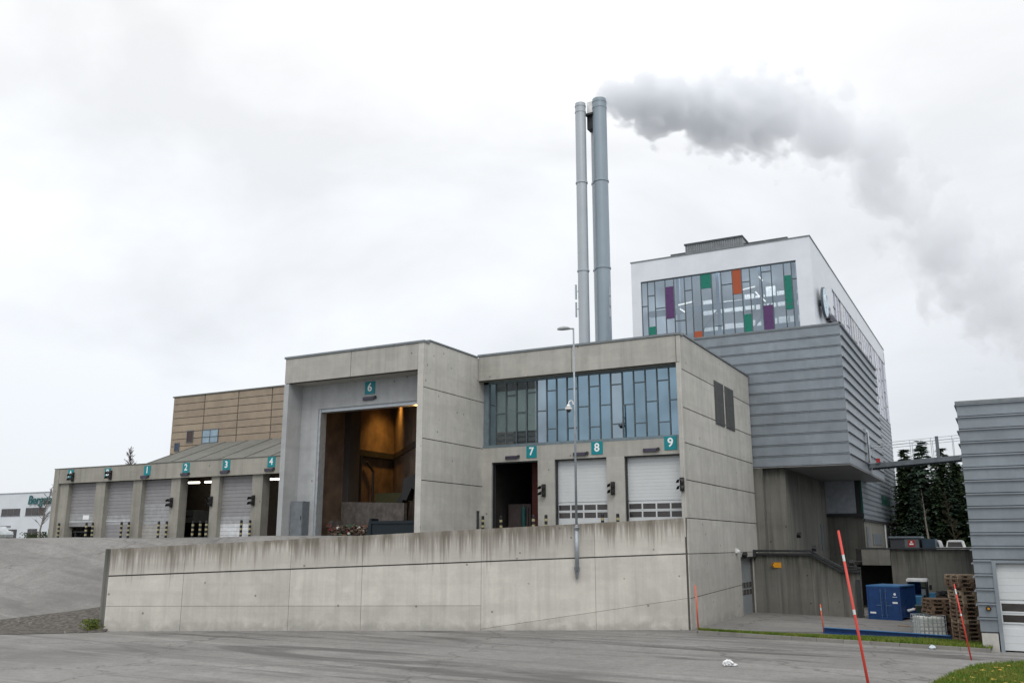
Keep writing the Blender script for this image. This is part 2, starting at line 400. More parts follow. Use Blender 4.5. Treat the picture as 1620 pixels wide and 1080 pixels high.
# pale apron in front of the lower door
mb = MB()
mb.add([(-12.5, 38.9, .004), (-7.3, 40.9, .004), (-2.2, 40.0, .004), (-1.25, 37.2, .004), (-1.2, 56, .004), (-12.5, 56, .004)], [(0, 1, 2, 3, 4, 5)])
tag(mb.build('apron', 'apron'), kind='structure')
# grass strip: soil, kerb, blades
KA = Vector((-11.75, 37.72)); KB = Vector((-.95, 35.95)); kd = (KB - KA).normalized(); kn = Vector((-kd.y, kd.x)); KL = (KB - KA).length
def strip_w(s): return .25 + 2.6 * smooth(s / 9)
mb = MB(); pts = []; m = 24
for i in range(m + 1):
    s = KL * i / m
    for k, zz in ((.16, .10), (.5, .13), (1., .02)):
        p = KA + kd * s + kn * (.16 + (strip_w(s) - .16) * ((k - .16) / .84)); pts.append((p.x, p.y, zz))
mb.add(pts, [(i * 3 + j, i * 3 + 3 + j, i * 3 + 4 + j, i * 3 + 1 + j) for i in range(m) for j in range(2)])
tag(mb.build('grass_verge', 'soil'), kind='structure')
mb = MB(); s = 0
while s < KL - .1:
    e = min(KL, s + 1.0); a, b = KA + kd * (s + .008), KA + kd * (e - .008); c, d = b + kn * .15, a + kn * .15
    q = [(p.x, p.y, -.02) for p in (a, b, c, d)]
    mb.hexa(q, [(x, y, .12) for x, y, z in q]); s = e
tag(mb.build('kerb', 'kerb'), kind='structure')
CY_, SY_ = math.cos(R(28.4)), math.sin(R(28.4))
def camxy(X, Z): return (X * CY_ - Z * SY_, X * SY_ + Z * CY_)
# grass bank: toe in view at the lower right, rising under the camera
def bank_z(X, Z):
    h = 1.95 * (1 - smooth((Z - 7) / 17.5))
    if X < -6: h *= smooth((X + 16) / 10)
    return .035 + h
def bank_edge(Z):          # left limit of the grass
    return -16 if Z < 22 else -16 + (Z - 22) * 0
mb = MB(); pts = []; Xs = [-14 + i for i in range(34)]; Zs = [-8 + i for i in range(31)]
def in_bank(X, Z):
    if Z < 21.5: return True
    x = 810 + 1457 * X / Z; y = 860 + 1457 * 3.6 / Z
    if x > 1620: return Z < 31.0
    if x < 1440: return False
    # toe curve seen from the lens: (1440,1080) (1490,1057) (1530,1045) (1618,1040)
    edge = 1080 - (x - 1440) * .46 if x < 1490 else (1057 - (x - 1490) * .3 if x < 1530 else 1045 - (x - 1530) * .055)
    return y > edge
for Z in Zs:
    for X in Xs: u, v = camxy(X, Z); pts.append((u, v, bank_z(X, Z) if Z < 24 else .035))
nx = len(Xs)
fs = [(j * nx + i, j * nx + i + 1, (j + 1) * nx + i + 1, (j + 1) * nx + i) for j in range(len(Zs) - 1) for i in range(nx - 1) if Zs[j + 1] <= 24]
mb.add(pts, fs)
toe = [(1420, 1090), (1440, 1079), (1465, 1066), (1490, 1056), (1510, 1049), (1530, 1045), (1575, 1042), (1640, 1040), (1900, 1042), (1900, 1090)]
tp = []
for x, y in toe:
    Z = 1457 * 3.6 / (y - 860); X = (x - 810) * Z / 1457; u, v = camxy(X, Z); tp.append((u, v, .05))
mb.add(tp, [tuple(range(len(tp) - 1, -1, -1))])
tag(mb.build('grass_bank', 'soil'), kind='structure')
def blade(mb, x, y, z, h, rnd):
    a = rnd.random() * 6.28; wv = .012 + rnd.random() * .014; dx, dy = math.cos(a) * wv, math.sin(a) * wv; l = rnd.uniform(-.5, .5) * h; l2 = rnd.uniform(-.5, .5) * h
    mb.add([(x - dx, y - dy, z), (x + dx, y + dy, z), (x + l, y + l2, z + h)], [(0, 1, 2)])
rnd = random.Random(3); mb = MB()
for i in range(26000):
    s = rnd.random() * KL; wd_ = strip_w(s); k = rnd.random(); n = .15 + (wd_ - .13) * k
    p = KA + kd * s + kn * n
    blade(mb, p.x, p.y, .11 * (1 - k) + .01, rnd.uniform(.06, .15), rnd)
tag(mb.build('grass', 'grass'), 'short green grass growing along the kerb strip', 'grass', kind='stuff')
mb = MB(); cnt = 0
while cnt < 26000:
    x = rnd.uniform(1425, 1640); y = rnd.uniform(1040, 1100)
    Z = 1457 * 3.6 / (y - 860); X = (x - 810) * Z / 1457
    if not in_bank(X, Z) or Z < 21.5: continue
    u, v = camxy(X, Z); blade(mb, u, v, .04, rnd.uniform(.06, .17), rnd); cnt += 1
tag(mb.build('bank_grass', 'grass'), 'green and yellowing grass at the foot of the bank', 'grass', kind='stuff')
mb = MB()
for i in range(26):
    x = rnd.uniform(1480, 1615); y = rnd.uniform(1050, 1078); Z = 1457 * 3.6 / (y - 860); X = (x - 810) * Z / 1457; u, v = camxy(X, Z)
    a = rnd.random() * 6; s = rnd.uniform(.05, .10)
    mb.add([(u - s * math.cos(a), v - s * math.sin(a), .13), (u + s * math.sin(a), v - s * math.cos(a), .15), (u + s * math.cos(a), v + s * math.sin(a), .14), (u - s * math.sin(a), v + s * math.cos(a), .17)], [(0, 1, 2, 3)])
M['leafy'] = plain('yellow_leaf', (.38, .27, .04), .7)
tag(mb.build('leaves', 'leafy'), 'yellow fallen leaves scattered over the grass bank', 'leaves', kind='stuff')
# dark gravel patch by the wall end
mb = MB(); pts = [wallpt(t, .012 + yard_z(min(t, -.01), n) * (n > .3), n) for t, n in []]
poly = [(.2, -.4), (-2.5, -1.2), (-7.5, -1.5), (-11, -.6), (-9.5, .5), (-5.5, 1.6), (-2.5, 2.9), (-.05, 4.2)]
pp = [wallpt(t, .012 + max(0, yard_z(-.01, max(0, n))) + .006, n) for t, n in poly]
cpt = [wallpt(t * .5 - 2.4, .028 + max(0, yard_z(-.01, max(0, n * .5))), n * .5) for t, n in poly]; m_ = len(pp); mb.add(pp + cpt + [wallpt(-3.5, .03, .1)], [((i + 1) % m_, i, m_ + i, m_ + (i + 1) % m_) for i in range(m_)] + [(m_ + (i + 1) % m_, m_ + i, 2 * m_) for i in range(m_)])
tag(mb.build('gravel_ground', 'gravel'), kind='structure')
mb = MB()
for i in range(300):
    t = rnd.uniform(-9, -.1); n = rnd.uniform(-1.1, .8 + (t + 9) * .25); r = rnd.uniform(.012, .05)
    x, y, _ = wallpt(t, 0, n); mb.blob((x, y, max(.015, yard_z(-.01, max(0, n)) + .02)), r, r * .8, r * .6, i, 5, 3, .2)
tag(mb.build('gravel', 'stone'), 'loose pale gravel in the dark patch by the wall end', 'gravel', kind='stuff')

# ================================================================== RETAINING WALL
ztop = lambda t: 3.39 + t * (4.72 - 3.39) / WL
zg1 = lambda t: 2.25 + t * (3.18 - 2.25) / WL
zg2 = lambda t: 1.02 if t < 17.03 else 1.02
rw = thing('retaining_wall', (A0.x, A0.y, 0), 'long rain-streaked concrete retaining wall below the loading bays', 'wall')
mb = MB(); Nw = tuple(-N0) + (0,)
# wd = metres below the top edge
def wdist(p):
    t = (Vector((p[0], p[1])) - A0).dot(D0); return max(0, ztop(t) - p[2])
def subdiv_panel(mb, P, N, a, b, lo, hi, gap, depth, nz=8):
    g = gap / 2; N = Vector(N); ss = [a + g, b - g]
    top = hi; rows = [i / nz for i in range(nz + 1)]
    pts = []
    for r in rows:
        for s in ss:
            z0 = lo(s) + g; z1 = hi(s) - g; pts.append(Vector(P(s, z0 + (z1 - z0) * r)))
    mb.add(pts, [(2 * i, 2 * i + 1, 2 * i + 3, 2 * i + 2) for i in range(nz)])
    n = len(pts); back = [p - N * depth for p in pts]
    mb.add(pts + back, [(2 * i + 2, n + 2 * i + 2, n + 2 * i, 2 * i) for i in range(nz)] + [(2 * i + 1, n + 2 * i + 1, n + 2 * i + 3, 2 * i + 3) for i in range(nz)] +
           [(0, n, n + 1, 1), (2 * nz, 2 * nz + 1, n + 2 * nz + 1, n + 2 * nz)])
mb.wf = wdist
Pw = lambda s, z: wallpt(s, z, 0)
joints = [0, 3.2, 7.75, 10.83, 15.97, 20.92, WL]
zdg = lambda t: .06 + (t - 15.97) * (1.33 - .06) / (WL - 15.97)
for a, b in zip(joints, joints[1:]):
    mid = K(1.02) if b < 16 else zdg
    for lo, hi in ((K(-.1), mid), (mid, zg1), (zg1, ztop)):
        # hairline joints, a wide one at the main groove
        subdiv_panel(mb, Pw, Nw, a, b, (lambda s, lo=lo: lo(s) + (.03 if lo is zg1 else 0)), (lambda s, hi=hi: hi(s) - (.014 if hi is zg1 else 0) + (.006 if hi is ztop else 0)), .013, .06)
mb.cur = 1
slabwall(mb, Pw, Nw, .0, WL, K(-.1), lambda s: ztop(s) - .012, .035, .06)
mb.cur = 0
slabwall(mb, Pw, Nw, .0, WL - .3, K(-.1), ztop, .096, .33)
o = mb.build('wall', ['wall', 'joint'], rw)
# splayed end face, cut parallel to the bays
mb = MB(); mb.wf = wdist
e = Vector((-.80, .36)); a = Vector(A0); b = a + e; c = b + D0 * .8; d = a + N0 * .3
mb.hexa([(p.x, p.y, -.1) for p in (a, b, c, d)][::-1][::-1], [(p.x, p.y, 3.39) for p in (a, b, c, d)][::-1][::-1])
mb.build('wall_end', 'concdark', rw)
# weeds at the wall end
mb = MB(); rw_ = random.Random(5)
for i in range(260):
    bx, by, bz = wallpt(-.55 + rw_.gauss(0, .16), 0, .05 + rw_.gauss(0, .18)); h = rw_.uniform(.08, .5); a = rw_.random() * 6.28; s = rw_.uniform(.03, .07)
    x, y = bx + rw_.gauss(0, .08), by + rw_.gauss(0, .08)
    mb.add([(x, y, h), (x + s * math.cos(a), y + s * math.sin(a), h + .03), (x + 2 * s * math.cos(a), y + 2 * s * math.sin(a), h - .02), (x + s * math.cos(a + .5), y + s * math.sin(a + .5), h - .04)], [(0, 1, 2, 3)])
for i in range(14):
    bx, by, bz = wallpt(-.55 + rw_.gauss(0, .12), 0, .05 + rw_.gauss(0, .12)); mb.cyl((bx, by, 0), (bx + rw_.gauss(0, .1), by + rw_.gauss(0, .1), rw_.uniform(.3, .6)), .008, .004, 4)
tag(mb.build('shrub', 'weed', loc=wallpt(-.55, 0, .05)), 'leafy green weed at the left end of the wall', 'plant')

# ================================================================== DELIVERY HALL (bays 6 to 9)
V = 39.05; U0, U1 = -23.08, -12.38
hall = thing('delivery_hall', (-22, 40, 0), 'pale concrete delivery hall with tall open bay and long glazed strip', 'building')
# side wall
mb = MB(); Ps = lambda s, z: (U1, s, z); Nx = (1, 0, 0)
zl = [8.06, 9.66, 11.42, 13.08]
panels(mb, Ps, Nx, [V + .18, 51.75], [K(z) for z in [4.72, 6.40] + zl], .045, .06); panels(mb, Ps, Nx, [V + .085, 51.75], [K(3.18), K(4.72)], .035, .06)
panels(mb, Ps, Nx, [V + .0, V + .18], [K(4.72), K(13.08)], .03, .06)
panels(mb, Ps, Nx, [V + .085, 47.95], [K(-.1), lambda s: 1.30 + (s - V) * .027, K(3.18)], .03, .06)
panels(mb, Ps, Nx, [50.5, 51.75], [K(-.1), K(3.18)], .03, .06)
panels(mb, Ps, Nx, [47.95, 50.5], [K(2.85), K(3.18)], .01, .06)
mb.cur = 1
mb.box(U1 - .17, U1 - .04, V + .02, 47.95, -.1, 13.06); mb.box(U1 - .17, U1 - .04, 50.5, 51.75, -.1, 13.06); mb.box(U1 - .17, U1 - .04, 47.95, 50.5, 2.85, 13.06)
mb.build('side_wall', ['conc', 'joint'], hall)
mb = MB(); mb.box(U1 - .30, U1 - .16, 47.95, 50.5, -.05, 2.85); 
d = mb.build('side_door', 'galv', hall)
mb = MB()
for z0, z1 in ((.98, 1.25), (1.34, 1.62)):
    for k in range(4): mb.box(U1 - .18, U1 - .145, 48.15 + k * .6, 48.63 + k * .6, z0, z1)
mb.build('pane', 'winddark', d)
mb = MB(); mb.box(U1 - .1, U1 + .10, 47.9, 50.55, 2.86, 2.94); mb.build('door_canopy', 'steel', hall)
# louvres
for i, (a, b) in enumerate(((44.45, 46.05), (46.42, 48.05))):
    mb = MB(); mb.box(U1 + .004, U1 + .035, a, b, 9.50, 11.73); mb.box(U1 + .035, U1 + .05, a, a + .05, 9.5, 11.73); mb.box(U1 + .035, U1 + .05, b - .05, b, 9.5, 11.73)
    mb.box(U1 + .035, U1 + .055, a, b, 10.57, 10.65)
    for k in range(13):
        y = a + .12 + k * (b - a - .24) / 12; mb.box(U1 + .035, U1 + .065, y - .03, y + .03, 9.55, 11.68)
    lv = mb.build('louvre', 'vent', hall)
# front fascia, fin, coping
mb = MB(); Pf = lambda s, z: (s, V, z); Ny = (0, -1, 0)
panels(mb, Pf, Ny, [U0, -17.83, U1 - .18, U1 - .0], [K(11.72), K(13.0)], .03, .06)
mb.cur = 1; mb.box(U0, U1 - .01, V + .035, V + .30, 11.73, 12.98); mb.cur = 0
mb.box(U0, U1 - .01, V + .30, V + .5, 11.722, 12.97)
mb.build('fascia', ['fascia', 'joint'], hall)
mb = MB(); mb.box(U1 - .20, U1 - .062, V + .003, V + .85, 3.9, 11.71); mb.build('fin', 'conc', hall)
mb = MB(); mb.box(U0 - .03, U1 + .05, V - .05, V + .45, 13.0, 13.10); mb.box(U1 - .35, U1 + .05, V + .45, 51.8, 13.085, 13.16); mb.build('roof_trim', 'trim', hall)
mb = MB(); mb.box(-31.0, U1 - .1, V + .46, 52.0, 12.6, 12.95); mb.box(-31.1, U0 - .05, 34.2, V + .46, 12.5, 12.86); mb.build('roof', 'roofgrey', hall)
# door wall
VD = 39.55; ZD = 7.6
doors = [(-22.55, -19.95), (-19.04, -16.32), (-15.43, -12.66)]
mb = MB(); edges = [U0] + [x for d in doors for x in d] + [U1 - .20]
for i in range(0, len(edges) - 1, 2):
    if edges[i + 1] - edges[i] > .05: mb.box(edges[i], edges[i + 1], VD, VD + .4, 3.6, ZD)
mb.box(U0, U1 - .20, VD, VD + .4, ZD, 8.34)
mb.build('door_wall', 'fascia', hall)
# glazed strip
GZ0, GZ1, GV = 8.45, 11.75, 39.68
mb = MB(); mb.box(U0, U1 - .20, GV - .14, GV + .1, 8.34, 8.47); mb.box(U0, U0 + .30, GV - .06, GV + .1, 8.47, GZ1); mb.box(U0, U1 - .20, GV - .06, GV + .1, 11.62, 11.75)
mb.build('window_frame', 'frameblue', hall)
cols_ = [-22.76, -22.37, -21.78, -21.19, -20.61, -20.03, -19.48, -18.94, -18.37, -17.80, -17.20, -16.63, -16.06, -15.47, -14.89, -14.31, -13.73, -13.15, -12.60]
trans = {1: [10.06], 2: [10.96], 3: [10.06], 4: [11.02], 5: [10.04], 6: [11.02, 9.12], 7: [10.04], 8: [11.02, 9.1], 9: [10.1], 10: [11.05, 9.08], 11: [10.1], 12: [11.05, 9.15], 13: [10.04], 14: [11.05, 9.12], 15: [10.1], 16: [11.05, 9.1], 17: [10.1]}
pane_main, pane_m2, pane_m3, pane_pale, pane_pal2, pane_green, pane_clear = [MB() for _ in range(7)]; mul = MB()
for i, (a, b) in enumerate(zip(cols_, cols_[1:])):
    tilt = random.Random(i).uniform(-.006, .006); g = pane_m3 if i > 12 else (pane_m2 if i > 5 else pane_main)
    if 1 <= i <= 4: g = pane_green
    if i in (5, 12): g = pane_pale if i == 5 else pane_pal2
    if g is pane_green:
        g.box(a + .05, b - .04, GV + .02, GV + .05, 9.12, 11.20); pane_clear.add([(a, GV, GZ0), (b, GV + tilt, GZ0), (b, GV + tilt, 11.62), (a, GV, 11.62)], [(0, 1, 2, 3)])
    else:
        zs = [8.47] + sorted(trans.get(i, [])) + [11.62]
        for z0, z1 in zip(zs, zs[1:]):
            tt = random.Random(i * 7 + int(z0 * 10)).uniform(-.012, .012); t2 = random.Random(i * 5 + int(z0 * 10)).uniform(-.010, .010)
            g.add([(a, GV, z0), (b, GV + tt, z0), (b, GV + tt + t2, z1), (a, GV + t2, z1)], [(0, 1, 2, 3)])
    mul.box(a - .028, a + .028, GV - .05, GV + .012, 8.47, 11.62)
    for z in trans.get(i, []): mul.box(a + .028, b - .028, GV - .045, GV + .012, z - .025, z + .025)
gz = pane_main.build('glazing', 'glass', hall); pane_m2.build('glazing', 'glass', hall); pane_m3.build('glazing', 'glass', hall)
mul.build('mullion', 'frame', gz); pane_pale.build('pale_pane', 'glasspale', gz); pane_pal2.build('pale_pane', 'glasspale', gz); pane_green.build('blind', 'palegreen', gz); pane_clear.build('clear_pane', 'clearglass', gz)
mb = MB()
for i in range(1, 5):
    for k, z in enumerate((8.62, 8.86)): mb.box(cols_[i] + .07, cols_[i + 1] - .06, GV + .02, GV + .05, z, z + .17)
mb.build('grille', 'vent', gz)
# interior behind the strip
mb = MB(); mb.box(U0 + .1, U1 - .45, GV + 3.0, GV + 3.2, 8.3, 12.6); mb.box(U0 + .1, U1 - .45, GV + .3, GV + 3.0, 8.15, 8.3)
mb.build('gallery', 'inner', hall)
# sectional doors
def sect_door(parent, a, b, v, z0, z1, rows, n, mat, rib=.16, winmat='winddark', lower=None):
    mb = MB(); z = z0
    mb.box(a, b, v + .03, v + .08, z0, z1)
    ws = sorted(rows)
    while z < z1 - .02:
        h = min(rib, z1 - z)
        if not any(z < w1 and z + h > w0 for w0, w1 in ws): mb.box(a, b, v, v + .03, z + .002, z + h - .002)
        z += h
    for w0, w1 in ws:
        mb.box(a, b, v - .005, v + .03, w0 - .05, w0); mb.box(a, b, v - .005, v + .03, w1, w1 + .05)
        for k in range(n + 1):
            x = a + (b - a) * k / n; mb.box(max(a, x - .035), min(b, x + .035), v - .004, v + .03, w0, w1)
    d = mb.build('door', mat, parent)
    if ws:
        mb = MB()
        for w0, w1 in ws:
            for k in range(n): mb.box(a + (b - a) * k / n + .036, a + (b - a) * (k + 1) / n - .036, v + .004, v + .028, w0 + .002, w1 - .002)
        mb.build('pane', winmat, d)
    return d
for a, b in doors[1:]: sect_door(hall, a + .03, b - .02, VD + .32, 3.96, ZD, [(4.80, 5.06), (5.17, 5.42)], 4, 'door')
mb = MB()
for a, b in doors:
    mb.box(a, a + .05, VD + .1, VD + .3, 3.9, ZD - .001); mb.box(a + .05, b, VD + .1, VD + .3, ZD - .06, ZD - .001)
mb.build('door_frame', 'steel', hall)
# bay 7 inside
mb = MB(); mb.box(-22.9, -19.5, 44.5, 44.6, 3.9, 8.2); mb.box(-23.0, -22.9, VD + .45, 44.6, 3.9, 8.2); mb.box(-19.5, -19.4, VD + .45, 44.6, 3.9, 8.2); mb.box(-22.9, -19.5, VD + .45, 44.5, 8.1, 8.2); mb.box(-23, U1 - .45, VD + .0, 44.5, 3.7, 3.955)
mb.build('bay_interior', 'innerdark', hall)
mb = MB(); mb.box(-20.80, -20.42, 40.6, 40.9, 3.96, 8.05); mb.build('bay_post', plain('oxide_red', (.055, .008, .006), .7), hall)
mb = MB(); mb.box(-22.6, -21.3, 41.4, 42.6, 3.96, 5.6); mb.box(-22.5, -21.4, 41.3, 41.4, 4.3, 5.4); mb.cyl((-22.3, 41.35, 4.3), (-22.3, 41.2, 4.3), .28, n=14); mb.cyl((-21.55, 41.35, 4.3), (-21.55, 41.2, 4.3), .28, n=14)
tag(mb.build('baler', plain('machine_grey', (.06, .045, .045), .6), loc=(-22, 42, 3.96)), 'dim reddish machine standing inside open bay 7', 'machine')
mb = MB(); mb.cyl((-21.6, 41.2, 3.96), (-21.6, 41.2, 5.35), .13, n=16); mb.cyl((-21.6, 41.2, 5.35), (-21.6, 41.2, 5.5), .13, .05, 16); mb.cyl((-21.6, 41.2, 4.4), (-21.6, 41.2, 4.5), .14, n=16)
tag(mb.build('gas_cylinder', plain('machine_teal', (.012, .06, .06), .5), loc=(-21.6, 41.2, 3.96)), 'dark teal upright tank inside open bay 7', 'tank')

# ---- tall bay 6
VB = 34.05; VR = 35.1; UL = -31.55
mb = MB(); Pb = lambda s, z: (s, VB, z)
panels(mb, Pb, Ny, [UL, -27.35, U0 - .32], [K(11.52), K(12.80)], .03, .06)
mb.cur = 1; mb.box(UL + .02, U0 - .33, VB + .035, VB + .3, 11.53, 12.78); mb.cur = 0
mb.box(UL + .02, U0 - .33, VB + .3, VR, 11.50, 12.7)
mb.build('bay_fascia', ['fascia', 'joint'], hall)
mb = MB(); Pq = lambda s, z: (U0, s, z)
panels(mb, Pq, Nx, [VB + .02, 40.2], [K(3.9), K(6.42), K(8.32), K(10.69), K(12.93)], .04, .05)
mb.cur = 1; mb.box(U0 - .30, U0 - .03, VB + .03, 40.2, 3.9, 12.9); mb.cur = 0
mb.box(U0 - .32, U0 - .003, VB + .001, VB + .03, 3.9, 12.90)
mb.build('bay_side_wall', ['conc', 'joint'], hall)
mb = MB(); mb.box(UL, -31.25, VB + .002, V, 3.9, 11.50); mb.box(UL, -31.25, VR, V, 11.5, 12.7); mb.build('bay_fin', 'concgrey', hall)
mb = MB(); mb.box(-31.25, -30.15, VR, VR + .4, 3.8, 11.51); mb.box(-30.15, U0 - .31, VR, VR + .4, 10.27, 11.51)
mb.build('bay_wall', 'concgrey', hall)
mb = MB(); mb.box(UL - .05, U0 + .04, VB - .05, VB + .45, 12.80, 12.90) ; mb.box(U0 - .3, U0 + .04, VB + .45, V - .06, 12.93, 13.0); mb.build('bay_roof_trim', 'trim', hall)
mb = MB(); mb.box(-30.15, -30.02, VR + .05, VR + .5, 3.9, 10.27); mb.box(-30.02, -23.4, VR + .08, VR + .5, 10.10, 10.27)
for k in range(14): mb.box(-30.06, -30.0, VR + .02, VR + .05, 4.2 + k * .42, 4.36 + k * .42)
mb.build('bay_door_frame', 'galv', hall)
# bay 6 inside: left wall, column, angled back wall with a dark rail
mb = MB()
mb.box(-31.2, -30.75, VR + .42, 42.6, 3.7, 12.4)
mb.hexa([(-30.8, 42.55, 3.7), (-24.2, 35.75, 3.7), (-24.0, 36.0, 3.7), (-30.6, 42.8, 3.7)], [(-30.8, 42.55, 12.4), (-24.2, 35.75, 12.4), (-24.0, 36.0, 12.4), (-30.6, 42.8, 12.4)])
mb.box(-31.2, -23.45, VR + .45, 42.8, 12.3, 12.42); mb.box(-31.2, -23.45, VR + .41, 42.8, 3.7, 3.95)
mb.build('bay_inner_wall', plain('tipping_wall', (.13, .092, .066), .9, var=.35, scale=1.2, bump=.3), hall)
mb = MB(); mb.box(-30.749, -30.55, 38.9, 42.45, 8.30, 8.62); mb.hexa([(-30.62, 42.28, 8.30), (-24.25, 35.72, 8.30), (-24.20, 35.78, 8.30), (-30.60, 42.4, 8.30)], [(-30.62, 42.28, 8.62), (-24.25, 35.72, 8.62), (-24.20, 35.78, 8.62), (-30.60, 42.4, 8.62)])
mb.build('crane_rail', 'steel', hall)
mb = MB(); mb.tube([(-30.6, 39.3, 3.95), (-30.6, 39.3, 8.3)], .07); mb.build('pipe', 'steel', hall)
mb = MB(); mb.tube([(-30.5, 40.3, 3.95), (-30.5, 40.3, 7.5), (-30.55, 39.75, 8.0)], .07); mb.build('pipe', 'steel', hall)
mb = MB(); mb.box(-30.749, -30.35, 38.0, 38.85, 3.9, 12.3); mb.build('column', plain('column_dark', (.05, .045, .042), .9), hall)
mb = MB(); mb.cyl((-24.35, 35.62, 10.42), (-24.35, 35.62, 10.75), .34, .22, 18); bl = mb.build('dome_lamp', 'steel'); bl.location = (0, 0, 0)
tag(bl, 'round warm lamp hanging inside the top of bay 6', 'lamp')
mb = MB(); mb.cyl((-24.35, 35.62, 10.36), (-24.35, 35.62, 10.415), .30, .30, 18); mb.build('diffuser', 'warm', bl)
mb = MB(); mb.cyl((-24.35, 35.62, 10.76), (-24.35, 35.62, 12.3), .02, n=6); mb.build('hanger', 'steel', bl)
ld = bpy.data.lights.new('bay_lamp', 'SPOT'); ld.energy = 1100; ld.color = (1, .50, .10); ld.spot_size = R(95); ld.spot_blend = 1.0; ld.shadow_soft_size = .25
lo = bpy.data.objects.new('bay_lamp', ld); col.objects.link(lo); lo.location = (-29.3, 40.4, 11.9)
lo.rotation_euler = (Vector((-29.3, 40.4, 11.9)) - Vector((-29.75, 41.3, 8.6))).to_track_quat('Z', 'Y').to_euler()
mb = MB(); mb.cyl((-29.3, 40.4, 11.92), (-29.3, 40.4, 12.28), .2, .12, 14); tag(mb.build('spot_lamp', 'steel', loc=(-29.3, 40.4, 12.3)), 'spotlight above the orange lit back wall of bay 6', 'lamp')
ld = bpy.data.lights.new('bay_dome_light', 'POINT'); ld.energy = 70; ld.color = (1, .55, .18); ld.shadow_soft_size = .3
lo = bpy.data.objects.new('bay_dome_light', ld); col.objects.link(lo); lo.location = (-24.5, 35.9, 10.0)
# cabinet by bay 6, low push wall, skip, rubble, grab
cb = thing('control_cabinet', (-30.5, 34.5, 3.96), 'tall grey control cabinet beside the bay 6 opening', 'cabinet')
mb = MB(); mb.box(-31.2, -30.42, 34.62, 35.08, 3.9, 5.66); mb.build('cabinet_body', 'bluegrey', cb)
mb = MB(); mb.box(-31.17, -30.45, 34.59, 34.617, 3.99, 5.63); dd = mb.build('door', plain('cabinet_door', (.17, .19, .21), .5), cb)
mb = MB(); mb.box(-30.52, -30.49, 34.56, 34.588, 4.75, 4.95); mb.build('handle', 'steel', dd)
mb = MB(); mb.hexa([(-30.2, 37.3, 3.9), (-25.7, 36.5, 3.9), (-25.7, 36.75, 3.9), (-30.2, 37.55, 3.9)], [(-30.2, 37.3, 5.72), (-25.7, 36.5, 5.55), (-25.7, 36.75, 5.55), (-30.2, 37.55, 5.72)]); mb.box(-30.3, -30.0, 36.4, 37.2, 3.9, 4.75)
tag(mb.build('push_wall', plain('push_wall', (.10, .088, .08), .9, var=.35, bump=.2), loc=(-27, 37, 3.96)), 'low grimy concrete push wall inside bay 6', 'wall')
mb = MB(); mb.box(-27.1, -23.7, 35.75, 35.83, 3.95, 4.62); mb.hexa([(-27.35, 35.7, 3.95), (-27.05, 35.7, 3.95), (-27.05, 36.3, 3.95), (-27.35, 36.3, 3.95)], [(-27.15, 35.7, 4.8), (-27.05, 35.7, 4.8), (-27.05, 36.3, 4.8), (-27.15, 36.3, 4.8)]); mb.box(-27.04, -23.7, 36.2, 36.28, 3.95, 4.62); mb.box(-27.04, -23.7, 35.7, 35.749, 4.55, 4.68)
tag(mb.build('skip', plain('skip_blue', (.006, .014, .02), .6), loc=(-25, 36, 3.96)), 'dark blue open skip in front of the push wall in bay 6', 'skip')
mb = MB(); rr = random.Random(11)
for i in range(240):
    r = rr.uniform(.03, .10); mb.cur = rr.choice([0, 0, 0, 0, 0, 0, 1, 2, 3, 4]); mb.blob((rr.uniform(-29.9, -27.4), rr.uniform(35.8, 36.5), 4.0 + rr.random() * .5), r * rr.uniform(.6, 1.8), r, r * .7, i, 6, 4, .35)
tag(mb.build('rubble', ['rust', plain('waste_pale', (.42, .40, .37), .7), plain('waste_red', (.16, .035, .03), .7), plain('waste_green', (.05, .10, .06), .7), plain('waste_brown', (.12, .075, .05), .8)]), 'heap of mixed waste at the foot of the push wall', 'rubble', kind='stuff')
gr = thing('excavator', (-26.6, 37.6, 3.96), 'dim digger arm and bucket behind the push wall in bay 6', 'excavator')
mb = MB(); mb.box(-28.6, -26.9, 38.0, 38.8, 4.9, 6.15); mb.build('body', plain('digger_yellow', (.035, .034, .008), .6), gr)
mb = MB(); mb.hexa([(-27.0, 37.7, 5.7), (-26.8, 37.7, 5.5), (-26.3, 37.7, 6.2), (-26.5, 37.7, 6.4)], [(-27.0, 37.9, 5.7), (-26.8, 37.9, 5.5), (-26.3, 37.9, 6.2), (-26.5, 37.9, 6.4)])
mb.hexa([(-26.5, 37.4, 6.4), (-26.3, 37.4, 6.2), (-25.6, 37.2, 6.75), (-25.75, 37.2, 6.95)], [(-26.5, 37.6, 6.4), (-26.3, 37.6, 6.2), (-25.6, 37.4, 6.75), (-25.75, 37.4, 6.95)])
mb.build('arm', plain('digger_arm', (.02, .02, .024), .6), gr)
mb = MB(); mb.prism([(-26.1, 36.95, 6.75), (-25.5, 36.95, 6.95), (-25.15, 36.95, 6.6), (-25.3, 36.95, 6.1), (-25.6, 36.95, 6.3), (-25.9, 36.95, 5.7), (-26.2, 36.95, 5.75)], (0, .5, 0))
mb.build('bucket', 'black', gr)
mb = MB(); mb.box(-28.8, -26.8, 37.9, 38.9, 3.95, 4.9); mb.build('track', 'rubber', gr)

